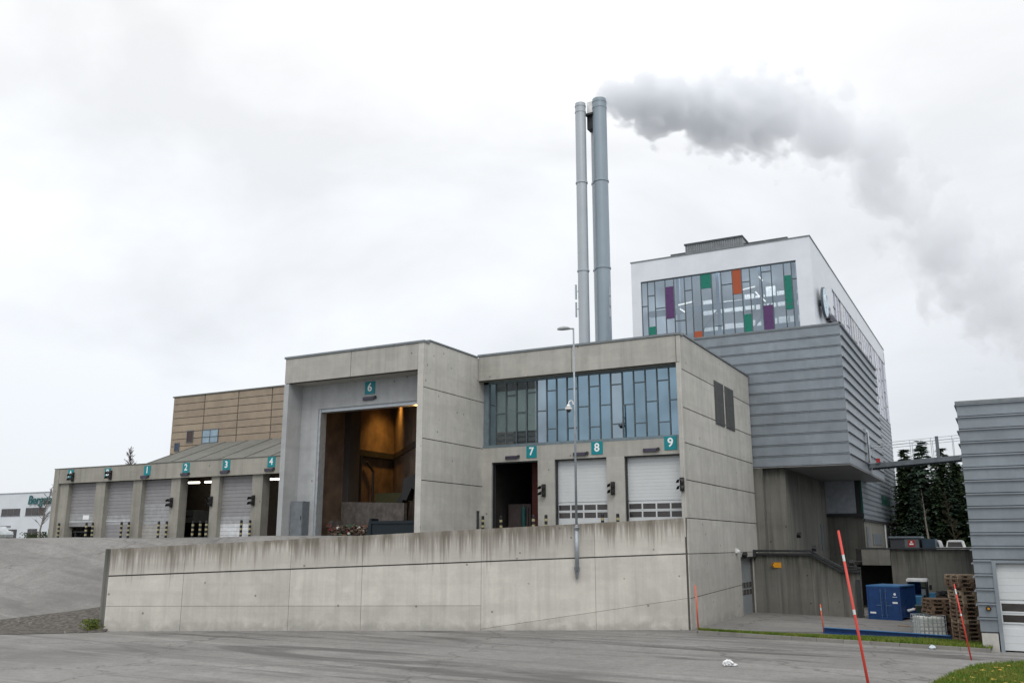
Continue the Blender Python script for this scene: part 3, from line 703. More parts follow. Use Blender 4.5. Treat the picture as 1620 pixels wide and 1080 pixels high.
# ================================================================== LOW BAY BUILDING (A, B, 1 to 4)
low = thing('low_bay_building', (-44, 42, YZ), 'low concrete bay building with shutters and sloping grey roof', 'building')
VL = 39.5; VP = 39.66; VDL = 39.98; LB, LT = 7.58, 8.56
mb = MB(); Pl = lambda s, z: (s, VL, z)
panels(mb, Pl, Ny, [-56.35, -51.2, -46.0, -40.8, -35.6, -31.2], [K(LB), K(LT)], .015, .06)
mb.cur = 1; mb.box(-56.3, -31.25, VL + .04, VL + .3, LB + .01, LT - .01); mb.cur = 0
mb.box(-56.35, -31.2, VL + .3, 44.4, LT - .3, LT - .002)
mb.build('beam', ['concold', 'joint'], low)
mb = MB(); mb.box(-56.85, -56.36, VL - .02, 46, 3.5, LT + .03); mb.build('end_wall', 'concold', low)
ldoors = [(-55.45, -52.68), (-51.75, -49.08), (-48.25, -45.60), (-44.80, -42.15), (-41.48, -38.82), (-38.0, -35.3)]
ed = [-56.35] + [x for d in ldoors for x in d] + [-31.2]
for i in range(0, len(ed), 2):
    mb = MB(); mb.box(ed[i], ed[i + 1], VP, VP + .6, 3.5, LB - .004); mb.build('pillar', 'concold', low)
kinds = ['grey', 'grey', 'mix', 'open', 'mixw', 'open']
for (a, b), k in zip(ldoors, kinds):
    if k == 'open': continue
    zlo = 4.72 if k == 'grey' and a < -53 else 3.9
    mb = MB(); z = zlo
    mb.box(a, b, VDL + .03, VDL + .09, zlo, LB)
    while z < LB - .05:
        mb.cur = 0
        if k == 'mix': mb.cur = 1 if z < 4.75 else (0 if z > 5.9 else 2)
        elif k == 'mixw': mb.cur = 3 if z < 4.75 else (2 if z < 5.05 else 0)
        else: mb.cur = 2 if 4.75 <= z < 5.42 else 0
        mb.box(a, b, VDL, VDL + .03, z + .008, min(LB, z + .22) - .008); z += .22
    if k == 'grey': mb.cur = 3; mb.box(a, b, VDL - .02, VDL, 5.02, 5.07)
    mb.build('door', ['shutter', plain('door_tan', (.36, .35, .33), .6), plain('door_mid', (.34, .35, .36), .55), plain('door_bright', (.62, .64, .66), .5)], low)
mb = MB(); mb.box(-54.1, -53.5, VDL - .012, VDL, 5.18, 5.46); tag(mb.build('notice', 'letter', loc=(-53.8, VDL, 5.3)), 'white paper notice on the shutter of bay A', 'notice')
mb = MB()   # interior
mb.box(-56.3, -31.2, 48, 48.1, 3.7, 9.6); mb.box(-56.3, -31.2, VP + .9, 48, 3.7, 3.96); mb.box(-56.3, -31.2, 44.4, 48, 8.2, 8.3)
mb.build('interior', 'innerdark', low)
RA, RB = (-48.37, VL + .35), (-48.37, 44.4)
mb = MB()
mb.add([(-48.37, VL + .35, LT + .06), (-31.2, VL + .35, LT + .06), (-31.2, 44.45, 10.36), (-48.37, 44.45, 10.36)], [(0, 1, 2, 3)])
mb.add([(-48.37, VL + .35, LT - .02), (-48.37, VL + .35, LT + .06), (-48.37, 44.45, 10.36), (-48.37, 44.45, LT - .02)], [(0, 1, 2, 3)])
mb.add([(-48.37, VL + .35, LT - .02), (-31.2, VL + .35, LT - .02), (-31.2, VL + .35, LT + .06), (-48.37, VL + .35, LT + .06)], [(0, 1, 2, 3)])
for k in range(9):
    x = -48.3 + k * 2.1; mb.hexa([(x, VL + .36, LT + .062), (x + .06, VL + .36, LT + .062), (x + .06, 44.4, 10.345), (x, 44.4, 10.345)], [(x, VL + .36, LT + .10), (x + .06, VL + .36, LT + .10), (x + .06, 44.4, 10.385), (x, 44.4, 10.385)])
mb.build('sloping_roof', 'roofgrey', low)
mb = MB(); mb.box(-56.9, -31.2, VL - .03, VL + .3, LT + .001, LT + .05); mb.build('coping', 'roofgrey', low)
for i, (x, dx, dy, nm) in enumerate(((-47.3, .8, .2, 'left lit tube lamp inside open bay 2'), (-45.9, .75, 0, 'right lit tube lamp inside open bay 2'), (-40.45, .9, .4, 'lit tube lamp inside open bay 4'))):
    y = 43.0
    lt = thing('tube_lamp', (x, y, 7.6), nm, 'lamp', 'tube lamps in the low bays')
    mb = MB(); a, b = (x - dx / 2, y - dy / 2, 7.66), (x + dx / 2, y + dy / 2, 7.66); mb.cyl((a[0], a[1], 7.58), (b[0], b[1], 7.58), .06, n=8); mb.build('tube', 'tube', lt)
    mb = MB(); mb.hexa([(a[0], a[1] - .06, 7.645), (b[0], b[1] - .06, 7.645), (b[0], b[1] + .06, 7.645), (a[0], a[1] + .06, 7.645)], [(a[0], a[1] - .06, 7.70), (b[0], b[1] - .06, 7.70), (b[0], b[1] + .06, 7.70), (a[0], a[1] + .06, 7.70)]); mb.cyl((x, y, 7.7), (x, y, LT - .3), .02, n=5); mb.build('fitting', 'steel', lt)
tk = thing('box_truck', (-47.6, 44.2, YZ), 'pale box truck rear parked inside open bay 2', 'truck')
mb = MB(); mb.box(-48.6, -47.2, 43.1, 46.4, 4.98, 5.80); mb.build('cargo_box', plain('truck_box', (.30, .31, .30), .6), tk)
mb = MB(); mb.box(-48.5, -47.3, 43.2, 46.4, 4.6, 4.97); mb.build('chassis', 'black', tk)
for x in (-48.35, -47.45):
    mb = MB(); mb.cyl((x - .12, 43.9, 4.36), (x + .12, 43.9, 4.36), .40, n=16); mb.build('wheel', 'rubber', tk)
mb = MB(); mb.box(-48.55, -47.25, 43.07, 43.1, 5.34, 5.40); mb.build('rear_rail', 'steel', tk)
bn = thing('bench', (-54.2, 40.0, YZ), 'dark low bench before the half open shutter of bay A', 'bench')
mb = MB(); mb.box(-54.9, -53.5, 39.95, 40.35, 4.36, 4.42); mb.build('seat', 'steel', bn)
for x in (-54.75, -53.65):
    mb = MB(); mb.box(x - .04, x + .04, 40.0, 40.3, 3.95, 4.36); mb.build('leg', 'steel', bn)

# tan building behind
tb = thing('tan_building', (-45, 46, YZ), 'tall tan panelled building rising behind the low bays', 'building')
TV = 44.5; TL, TR, TT = -51.63, -30.5, 13.8
mb = MB(); seams = [TL, -48.5, -45.3, -42.25, -39.2, -36.1, -33, TR]; nz = 11
hs = [8.3 + i * (TT - 8.3) / nz for i in range(nz + 1)]
for a, b in zip(seams, seams[1:]):
    for z0, z1 in zip(hs, hs[1:]): mb.box(a + .045, b - .045, TV, TV + .08, z0 + .022, z1 - .022)
mb.build('wall_panel', 'tan', tb)
mb = MB(); mb.box(TL + .01, TR - .01, TV + .05, 58, 3.9, TT - .01)
mb.build('wall', 'tanseam', tb)
mb = MB(); mb.box(TL - .05, TR, TV - .05, TV + .3, TT, TT + .09); mb.build('roof_trim', 'roofgrey', tb)
for a, b, z0, z1, mt, nm in ((-49.95, -49.42, 10.55, 11.30, plain('window_brown', (.05, .03, .028), .3), 'window'), (-48.45, -47.0, 10.42, 11.28, 'towerglass', 'window'), (-51.1, -50.72, 10.0, 10.5, plain('window_blue', (.03, .05, .09), .3), 'window')):
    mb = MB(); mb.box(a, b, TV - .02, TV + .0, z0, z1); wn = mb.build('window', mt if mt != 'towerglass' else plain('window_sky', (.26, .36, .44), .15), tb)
    mb = MB(); mb.box(a - .05, a, TV - .04, TV, z0 - .05, z1 + .05); mb.box(b, b + .05, TV - .04, TV, z0 - .05, z1 + .05); mb.box(a, b, TV - .04, TV, z1, z1 + .05); mb.box(a, b, TV - .04, TV, z0 - .05, z0)
    if b - a > 1: mb.box(a + .68, a + .73, TV - .035, TV - .02, z0, z1); mb.box(a, b, TV - .035, TV - .021, z0 + .36, z0 + .41)
    mb.build('window_frame', 'frame', wn)

# ================================================================== SIGNS, DISPLAYS, SIGNALS
def sign(ch, x, z, v, wd, h, label):
    t = thing('number_sign', (x, v, z), label, 'sign', 'teal bay signs')
    mb = MB(); mb.box(x - wd / 2, x + wd / 2, v - .03, v, z - h / 2, z + h / 2); mb.build('plate', 'teal', t)
    mb = MB(); mb.text(ch, h * .92, (x, v - .034, z + .01), (1, 0, 0), (0, 0, 1), .004, .012); mb.build('lettering', 'letter', t)
sign('A', -55.15, 8.17, VL, .56, .62, 'teal sign with white letter A, half behind a lamp, above shutter A')
sign('B', -51.42, 8.13, VL, .56, .62, 'teal sign with white letter B above the second shutter')
for ch, x, z in (('1', -47.68, 8.15), ('2', -44.22, 8.19), ('3', -40.82, 8.22), ('4', -37.25, 8.25)):
    sign(ch, x, z, VL, .58, .60, 'teal sign with white number %s on the low concrete beam' % ch)
sign('6', -26.93, 11.10, VR, .60, .62, 'teal sign with white 6 above the tall open bay')
sign('7', -20.28, 8.03, VD, .56, .58, 'teal sign with white 7 above the open dark bay')
sign('8', -16.78, 8.05, VD, .58, .60, 'teal sign with white 8 above the middle white door')
sign('9', -13.14, 8.10, VD, .60, .62, 'teal sign with white 9 at the hall corner')
def display(x, z, v, wd, label):
    t = thing('display_box', (x, v, z), label, 'display', 'dark displays under the bay signs')
    mb = MB(); mb.box(x - wd / 2, x + wd / 2, v - .09, v, z - .08, z + .08); mb.build('housing', 'display', t)
    mb = MB(); mb.box(x + wd / 2 + .04, x + wd / 2 + .12, v - .12, v, z - .04, z + .1); mb.build('sensor', 'steel', t)
    mb = MB(); mb.box(x - wd / 2 + .03, x + wd / 2 - .03, v - .096, v - .091, z - .045, z + .045); mb.build('screen', plain('screen_violet', (.05, .04, .075), .2), t)
for n, x, z, v in (('1', -47.9, 7.75, VL), ('2', -44.3, 7.78, VL), ('3', -40.95, 7.80, VL), ('4', -37.4, 7.80, VL), ('6', -26.97, 10.57, VR), ('7', -21.4, 7.80, VD), ('8', -17.68, 7.80, VD), ('9', -14.13, 7.82, VD)):
    display(x, z, v, .66 if v != VL else .62, 'dark narrow display box under bay sign %s' % n if n not in '789' else 'dark narrow display box above door %s' % n)
def signal(x, y, z, label):
    t = thing('traffic_signal', (x, y, z), label, 'traffic light', 'black bay traffic lights')
    mb = MB(); mb.box(x - .09, x + .09, y - .12, y - .02, z - .30, z + .30); mb.box(x - .03, x + .03, y - .02, y + .12, z - .1, z + .1); mb.build('housing', 'black', t)
    for k, c in ((.14, (.12, .01, .01)), (-.14, (.01, .07, .03))):
        mb = MB(); n = 12; r = .12; pts = []
        for j in range(n + 1):
            a = math.pi * (j / n) * 1.25 - math.pi * .125; pts.append((x + r * math.cos(a), y - .121, z + k + r * math.sin(a)))
        p2 = [(p[0] - .05, y - .38, p[2] - .06) for p in pts]
        mb.add(pts + p2, [(j, j + 1, n + 2 + j, n + 1 + j) for j in range(n)]); mb.build('visor', 'black', t)
        mb = MB(); mb.cyl((x, y - .121, z + k), (x, y - .14, z + k), .09, n=14); mb.build('lens', plain('lens', c, .3), t)
signal(-54.85, VL, 7.98, 'black traffic light over the lower corner of sign A'); signal(-51.08, VL, 7.98, 'black traffic light over the lower corner of sign B')
signal(-45.40, VP, 6.1, 'black traffic light on the pillar between bays 1 and 2'); signal(-42.0, VP, 6.1, 'black traffic light on the pillar between bays 2 and 3'); signal(-38.6, VP, 6.08, 'black traffic light on the pillar between bays 3 and 4')
signal(-19.60, VD, 6.13, 'black traffic light between bays 7 and 8'); signal(-16.0, VD, 6.13, 'black traffic light between doors 8 and 9'); signal(-12.50, V, 6.18, 'black traffic light on the fin at the hall corner')
# bollards
bo = thing('bollard', (0, 0, 0), 'x', 'bollard', 'black and yellow bollards before the bays')
mb = MB(); mb.cyl((0, 0, -.1), (0, 0, .95), .075, n=12); mb.build('post', 'black', bo)
for z in (.16, .43, .70):
    mb = MB(); mb.cyl((0, 0, z), (0, 0, z + .115), .079, n=12); mb.build('band', 'yellow', bo)
mb = MB(); mb.cyl((0, 0, .951), (0, 0, 1.0), .078, .05, n=12); mb.build('cap', 'black', bo)
def bl(n, side): return 'black and yellow bollard, %s of the two at %s' % (side, n)
bspots = [(-55.6, 39.35, 'black and yellow bollard before the left end pillar of the low bays'), (-52.83, 39.35, bl('the pillar right of bay A', 'left')), (-52.2, 39.35, bl('the pillar right of bay A', 'right')),
          (-49.45, 39.35, bl('shutter B', 'left')), (-48.77, 39.35, bl('shutter B', 'right')), (-46.06, 39.35, bl('shutter 1', 'left')), (-45.36, 39.35, bl('shutter 1', 'right')),
          (-43.7, 39.9, 'black and yellow bollard in the middle of open bay 2'), (-42.64, 39.5, bl('the right edge of bay 2', 'left')), (-41.97, 39.35, bl('the right edge of bay 2', 'right')),
          (-39.17, 39.35, bl('shutter 3', 'left')), (-38.49, 39.35, bl('shutter 3', 'right')), (-37.0, 40.1, 'dim bollard inside open bay 4'),
          (-22.78, 39.1, 'black and yellow bollard left of open bay 7'), (-22.2, 39.9, 'black and yellow bollard just inside the left of bay 7'), (-19.98, 39.1, 'black and yellow bollard at the right edge of bay 7'),
          (-19.25, 39.0, 'black and yellow bollard between bays 7 and 8'), (-16.35, 39.0, bl('the pillar between doors 8 and 9', 'left')), (-15.6, 39.0, bl('the pillar between doors 8 and 9', 'right'))]
for i, (x, y, lb) in enumerate(bspots):
    o = bo if i == 0 else copy_tree(bo)
    o.location = (x, y, YZ if i < 14 else YZ + .0); o['label'] = lb
mb = MB(); mb.cyl((-23.0, 39.0, YZ), (-23.0, 39.0, 5.15), .06, n=10); mb.cyl((-23.0, 39.0, 5.15), (-23.0, 39.0, 5.2), .075, n=10)
tag(mb.build('post', 'steel', loc=(-23, 39, YZ)), 'thin dark post in the corner left of bay 7', 'post')

# ================================================================== LAMP POST
x, y, _ = wallpt(20.12, 0, -.16); lp = thing('street_lamp', (x, y, 2.2), 'tall galvanised street lamp bracketed to the retaining wall', 'street lamp')
mb = MB(); mb.cyl((x, y, 2.45), (x, y, 4.35), .085, n=16); mb.cyl((x, y, 4.35), (x, y, 4.42), .085, .062, 16); mb.cyl((x, y, 4.42), (x, y, 13.25), .055, .038, 16); mb.build('pole', plain('pole_grey', (.34, .385, .42), .5, .3), lp, True)
mb = MB(); a = wallpt(20.12, 0, 0); q = Vector((a[0], a[1], 0))
mb.prism([wallpt(20.0, 2.62, -.002), wallpt(20.24, 2.62, -.002), wallpt(20.14, 2.12, -.002), wallpt(20.1, 2.12, -.002)], tuple(-N0 * .22) + (0,)); mb.box(x - .1, x + .1, y - .1, y + .1, 4.2, 4.3); mb.build('bracket', plain('bracket_grey', (.16, .18, .19), .5, .3), lp)
dx, dy = camxy(-.68, -.12)
mb = MB(); e = Vector((dx, dy, 0)); en = e.normalized(); sd_ = Vector((-en.y, en.x, 0))
P = Vector((x, y, 13.22))
mb.cyl(P, P + en * .22, .04, n=8)
sec = []
for k, wv, hv, zz in ((.16, .05, .05, 0), (.28, .12, .08, .01), (.5, .15, .10, .0), (.70, .11, .07, -.03), (.76, .04, .03, -.05)):
    c = P + en * k + Vector((0, 0, zz + .0)); sec.append([c + sd_ * wv * math.cos(t) + Vector((0, 0, hv * math.sin(t))) for t in [2 * math.pi * i / 12 for i in range(12)]])
pts = [p for s in sec for p in s]
mb.add(pts, [(j * 12 + i, j * 12 + (i + 1) % 12, (j + 1) * 12 + (i + 1) % 12, (j + 1) * 12 + i) for j in range(4) for i in range(12)] + [tuple(range(11, -1, -1)), tuple(range(48, 60))]); mb.build('lamp_head', plain('lamp_grey', (.33, .35, .36), .4), lp, True)
cc = thing('security_camera', (x, y, 9.6), 'white dome camera on a curved arm on the lamp pole', 'camera')
mb = MB(); pts = []
for j in range(9):
    a = math.pi * j / 8; pts.append(Vector((x, y, 9.72)) + en * (.06 + .11 - .11 * math.cos(a)) + Vector((0, 0, .17 * math.sin(a))))
mb.tube(pts, .03, 8); mb.build('arm', 'polewhite', cc)
c = Vector((x, y, 9.5)) + en * .28
mb = MB(); mb.cyl(c + Vector((0, 0, .06)), c + Vector((0, 0, .22)), .15, .05, 16); mb.cyl(c + Vector((0, 0, -.03)), c + Vector((0, 0, .06)), .155, .15, 16); mb.build('housing', 'polewhite', cc, True)
mb = MB(); mb.blob(c + Vector((0, 0, -.04)), .11, .11, .11, 0, 14, 8, 0); mb.build('dome', plain('dome_smoked', (.05, .05, .055), .1), cc, True)

# ================================================================== CHIMNEY
ch = thing('chimney', (-26, 61, 0), 'three tall blue grey steel flues joined at the top', 'chimney')
def flue(x, y, r, zt, flz, mat):
    mb = MB(); mb.cyl((x, y, 8), (x, y, zt), r, r, 32); mb.cyl((x, y, zt - .02), (x, y, zt + .02), r * .92, r * .92, 32)
    for z in flz: mb.cyl((x, y, z - .06), (x, y, z + .06), r + .055, r + .055, 32)
    for z in (zt - .25, zt - .75): mb.cyl((x, y, z - .05), (x, y, z + .05), r + .03, r + .03, 32)
    return mb.build('flue', mat, ch, True)
flue(-26.58, 60.66, .42, 37.95, (31.2, 24.0), 'fluelight'); flue(-25.23, 61.36, .56, 38.3, (31.3, 24.2), 'flue'); flue(-25.95, 62.3, .42, 37.8, (31.6, 24.4), 'fluelight')
for o in ch.children:
    md = o.modifiers.new('edge', 'EDGE_SPLIT'); md.split_angle = R(35)
mb = MB(); mb.box(-26.3, -25.6, 60.9, 62.0, 37.0, 37.15); mb.box(-26.25, -25.65, 61.2, 61.9, 35.9, 37.0); mb.build('platform', 'steel', ch)
mb = MB(); mb.box(-26.2, -25.7, 61.1, 61.5, 37.16, 38.2); mb.build('duct_box', 'polewhite', ch)
mb = MB()
for z in (21.0, 22.4): mb.cyl((-27.05, 60.5, z), (-26.95, 60.5, z), .03, n=6); mb.box(-27.2, -27.1, 60.42, 60.56, z - .6, z + .55); mb.box(-27.12, -26.96, 60.46, 60.5, z - .03, z + .03)
for z in (20.6, 21.5, 22.3): mb.box(-24.72, -24.6, 61.15, 61.25, z - .35, z + .3)
mb.build('antenna', 'galv', ch)

# ================================================================== BOILER HOUSE TOWER
tw = thing('boiler_house', (-14, 60, 0), 'white boiler house over a grey clad box, coloured glass panels in front', 'building')
TF = 52.0; TX0, TX1 = -19.46, -8.41; TZ = 21.1
GX0, GX1, GZa, GZb = -18.84, -9.27, 15.4, 19.78
mb = MB()
mb.box(TX0, TX1, TF, TF + .35, GZb, TZ); mb.box(TX0, GX0, TF, TF + .35, 13, GZb); mb.box(GX1, TX1, TF, TF + .35, 13, GZb)
mb.box(TX0, TX0 + .3, TF + .35, 88, 8, TZ)
mb.box(TX1 - .3, TX1, TF + .35, 59.1, 13, TZ); mb.box(TX1 - .3, TX1, 59.1, 88, 19.75, TZ); mb.box(TX0 + .3, TX1 - .3, TF + .35, 88, TZ - .3, TZ - .05); mb.box(TX0, TX1, 87.7, 88, 5, TZ - .31)
mb.build('white_cladding', 'white', tw)
mb = MB(); mb.box(TX0 - .04, TX1 + .04, TF - .04, TF + .3, TZ + .002, TZ + .07); mb.box(TX1 - .26, TX1 + .04, TF + .3, 88, TZ + .002, TZ + .07); mb.build('roof_trim', 'trim', tw)
# coloured glass front
tcols = [-18.84, -18.44, -17.96, -17.28, -16.72, -16.04, -15.56, -15.01, -14.33, -13.74, -13.06, -12.50, -12.01, -11.33, -10.74, -10.02, -9.58, -9.27]
ttr = {1: [18.82], 0: [18.18], 2: [17.95], 5: [18.85], 9: [18.9], 11: [18.9], 13: [19.36], 16: [18.7], 4: [17.0], 8: [16.4], 15: [17.2]}
pan = {3: (17.2, 19.25, 'purple'), 7: (18.83, GZb, 'green'), 10: (18.22, GZb, 'orangep'), 15: (16.9, 18.95, 'green'), 13: (15.6, 17.3, 'purple'), 11: (15.6, 16.9, 'green'), 6: (15.6, 16.2, 'orangep'), 1: (16.3, 16.82, 'green')}
gl, mu = MB(), MB()
for i, (a, b) in enumerate(zip(tcols, tcols[1:])):
    tl = random.Random(i + 40).uniform(-.01, .01)
    gl.add([(a, TF + .12, GZa), (b, TF + .12 + tl, GZa), (b, TF + .12 + tl, GZb), (a, TF + .12, GZb)], [(0, 1, 2, 3)])
    mu.box(a - .022, a + .022, TF + .06, TF + .16, GZa, GZb)
    for z in ttr.get(i, []): mu.box(a + .022, b - .022, TF + .065, TF + .155, z - .022, z + .022)
mu.box(GX0, GX1, TF + .05, TF + .17, GZb - .05, GZb - .002)
g = gl.build('glazing', 'towerglass', tw); mu.build('mullion', 'frame', g)
for i, (z0, z1, c) in pan.items():
    mb = MB(); mb.box(tcols[i] + .024, tcols[i + 1] - .024, TF + .07, TF + .10, z0, z1 - .003); pz = mb.build('coloured_panel', c, tw); pz['label'] = '%s panel in the tower glazing' % {'green': 'green', 'purple': 'purple', 'orangep': 'orange'}[c]
# interior seen through the glass
mb = MB(); mb.box(TX0 + .31, TX1 - .31, 64, 64.2, 13, 20.79); mb.box(TX0 + .31, TX1 - .31, TF + .4, 64, 14.9, 15.1); mb.build('inner_wall', 'interior', tw)
mb = MB()
for z in (16.25, 18.0): mb.box(TX0 + .4, TX1 - .4, TF + 2.0, TF + 2.35, z, z + .34)
mb.box(TX0 + .4, TX1 - .4, TF + 5, TF + 5.3, 16.9, 17.15)
for xx in (-17.2, -14.6, -11.9, -9.9): mb.box(xx - .1, xx + .1, TF + 2.4, TF + 2.6, 15.1, 20.7)
for xa, xb in ((-15.9, -14.7), (-12.5, -11.4)): mb.hexa([(xa, TF + 2.36, 16.6), (xa + .1, TF + 2.36, 16.6), (xb + .1, TF + 2.36, 18.0), (xb, TF + 2.36, 18.0)], [(xa, TF + 2.45, 16.6), (xa + .1, TF + 2.45, 16.6), (xb + .1, TF + 2.45, 18.0), (xb, TF + 2.45, 18.0)])
mb.build('inner_beam', 'steelblue', tw)
mb = MB(); r9 = random.Random(9)
for i in range(9):
    a = -16.9 + i * .72
    mb.box(a, a + .6, 59.0, 59.2, 18.9 + r9.random() * .1, 19.7 + r9.random() * .75); mb.box(a, a + .6, 59.0, 59.2, 17.2, 18.0 + r9.random() * .3)
mb.build('inner_cladding', 'interiorwhite', tw)
for i, (px, z, dx, dz, nm) in enumerate(((-16.35, 18.35, .95, .10, 'long lit tube in the left half of the tower window'), (-12.35, 18.8, .75, .10, 'long lit tube in the right half of the tower window'), (-16.55, 17.9, .35, -.28, 'short slanting lit tube low at left in the tower window'), (-11.6, 19.3, .22, -.3, 'short slanting lit tube high at right in the tower window'), (-11.85, 18.35, .24, -.36, 'upper of two slanting tubes above the purple panel in the tower window'), (-11.5, 17.95, .18, -.24, 'lower of two slanting tubes above the purple panel in the tower window'), (-17.2, 18.4, .25, -.2, 'short lit tube behind the left purple panel in the tower window'))):
    y0 = TF + 1.2 if i != 6 else TF + .8
    t = thing('tube_lamp', (px, y0, z), nm, 'lamp', 'tube lamps inside the tower')
    mb = MB(); mb.cyl((px - dx / 2, y0, z - dz / 2), (px + dx / 2, y0, z + dz / 2), .035, n=8); mb.build('tube', 'tubeblue', t)
    mb = MB(); mb.cyl((px - dx / 2 - .02, y0 + .08, z - dz / 2 + .04), (px + dx / 2 + .02, y0 + .08, z + dz / 2 + .04), .055, n=6); mb.build('fitting', 'polewhite', t)
ld = bpy.data.lights.new('tower_fill_light', 'AREA'); ld.energy = 420; ld.size = 6; ld.color = (.95, .97, 1)  # unseen area light added inside, standing in for the lit tubes
lo = bpy.data.objects.new('tower_fill_light', ld); col.objects.link(lo); lo.location = (-14, 57, 20.5)
# grey box
def flange_clad(mb, plane, c, sgn, a0, a1, z0, z1, pitch, proud=.07, hgt=.045, base=.06, mats=(0, 1)):
    """ribbed cladding: flat cassettes with a projecting ledge at each joint"""
    n = max(1, round((z1 - z0) / pitch)); p = (z1 - z0) / n
    def bx(d0, d1, za, zb):
        lo_, hi_ = sorted((c + sgn * d0, c + sgn * d1))
        if plane == 'v': mb.box(a0, a1, lo_, hi_, za, zb)
        else: mb.box(lo_, hi_, a0, a1, za, zb)
    for i in range(n):
        mb.cur = mats[0]; bx(-base, 0, z0 + i * p + .03, z0 + (i + 1) * p - .0)
        mb.cur = mats[1]; bx(-base, -.02, z0 + i * p, z0 + i * p + .03)
        mb.cur = mats[0]; bx(.0, proud, z0 + (i + 1) * p - hgt - .012, z0 + (i + 1) * p - .012)
GB0, GB1, GV0, GV1, GBZ, GTZ = -19.4, -7.15, 51.9, 67.6, 7.80, 15.68
mb = MB()
flange_clad(mb, 'v', GV0, -1, GB0, GB1 - .012, GBZ + .05, GTZ, .60, .045, .026)
mb.build('grey_cladding', ['clad', 'sill'], tw)
mb = MB(); flange_clad(mb, 'u', GB1, 1, GV0 + .03, GV1, GBZ + .05, GTZ, .60, .12, .05)
mb.build('grey_cladding', ['clad', 'sill'], tw)
mb = MB(); mb.box(GB0, GB1 - .07, GV0 + .07, GV1 - .01, GBZ + .1, GTZ - .03); mb.box(GB0, GB1 - .062, GV1 - .01, GV1 + .05, GBZ + .1, GTZ - .04); mb.build('clad_core', 'clad', tw)
mb = MB(); mb.box(GB0, GB1 - .01, GV0 - .06, GV0 + .2, GTZ + .002, GTZ + .09); mb.box(GB1 - .25, GB1 + .07, GV0 - .06, GV1, GTZ + .092, GTZ + .12); mb.build('clad_trim', 'trim', tw)
mb = MB(); n = 18
for i in range(n):
    y0 = GV0 + .02 + i * (GV1 - GV0) / n; mb.box(-12.5, GB1 - .015, y0 + .01, y0 + (GV1 - GV0) / n - .01, GBZ, GBZ + .045)
mb.build('soffit', plain('soffit_grey', (.27, .27, .275), .55, .1), tw)
for x in (-17.0, -13.9, -10.8, -9.15, -7.45): 
    mb = MB(); mb.box(x - .007, x + .007, GV0 - .010, GV0 - .001, GBZ + .06, GTZ - .02); mb.build('clad_joint', 'clad', tw)
# door and panels on the clad side, reached by the footbridge
mb = MB(); mb.box(GB1 + .005, GB1 + .13, 58.6, 59.9, 8.5, 10.5); sd2 = mb.build('side_door', 'galv', tw)
mb = MB(); mb.box(GB1 + .131, GB1 + .16, 58.75, 59.05, 8.5, 10.3); mb.build('door_post', 'steel', sd2)
# side glazing and cladding of the white volume
mb = MB(); pan_w = 1.2; k = 0; yy = 59.1
r4 = random.Random(4); pale = MB()
while yy < 87.4:
    e_ = min(87.7, yy + pan_w); tl = r4.uniform(-.02, .02)
    (mb if r4.random() < .6 else pale).add([(TX1 - .05, yy, 12), (TX1 - .05 + tl, e_, 12), (TX1 - .05 + tl, e_, 19.75), (TX1 - .05, yy, 19.75)], [(0, 1, 2, 3)]); yy = e_
g = mb.build('side_glazing', 'sideglass', tw); pale.build('pale_pane', plain('pale_side_pane', (.56, .58, .62), .25), g)
mb = MB(); yy = 59.1
while yy <= 87.5:
    mb.box(TX1 - .09, TX1 - .01, yy - .035, yy + .035, 12, 19.74); yy += pan_w
for i in range(24):
    y0 = 59.1 + i * pan_w; z = 19.75 - (1.1 + (i * 37 % 5) * .42); mb.box(TX1 - .088, TX1 - .012, y0 + .04, y0 + pan_w - .04, z - .03, z + .03); mb.box(TX1 - .088, TX1 - .012, y0 + .04, y0 + pan_w - .04, z - 2.5, z - 2.44)
mb.build('mullion', plain('mullion_pale', (.48, .49, .52), .5, .1), g)
mb = MB(); mb.box(TX1 - .5, TX1 - .4, 59.2, 87.6, 12, 19.7); mb.build('side_blind', plain('side_blind', (.42, .43, .46), .7), tw)
mb = MB(); flange_clad(mb, 'u', TX1, 1, 65.2, 88, 5.25, 14.2, .36, .04, .03)
mb.build('side_cladding', ['clad', 'sill'], tw)
mb = MB(); mb.box(TX0, TX1 - .07, 65.25, 87.69, 5.3, 14.1); mb.build('side_core', 'clad', tw)
mb = MB(); mb.box(-10.75, TX1 - .42, 65.0, 65.24, 5.62, GBZ - .01); mb.build('white_panel', plain('panel_pale', (.40, .43, .48), .5), tw)
mb = MB(); mb.box(TX1 - .42, TX1 - .05, 65.05, 65.24, 5.4, GBZ - .01); mb.build('dark_panel', 'steel', tw)
mb = MB(); mb.box(TX1 - .08, TX1 + .03, 65.02, 65.18, 5.3, GBZ - .01); mb.build('green_strip', plain('green_trim', (.01, .10, .075), .4), tw)
mb = MB(); mb.box(-12.4, TX1 + .06, 64.9, 65.0, 5.4, 5.6); mb.box(TX1 + .045, TX1 + .10, 65, 88, 5.1, 5.24); mb.build('base_flashing', 'steel', tw)
M['greenwin'] = plain('green_window', (.01, .08, .06), .2)
for i in range(6):
    mb = MB(); mb.box(TX1 + .045, TX1 + .07, 76 + i * .9, 76.35 + i * .9, 6.6, 7.3); mb.build('green_window', 'greenwin', tw)
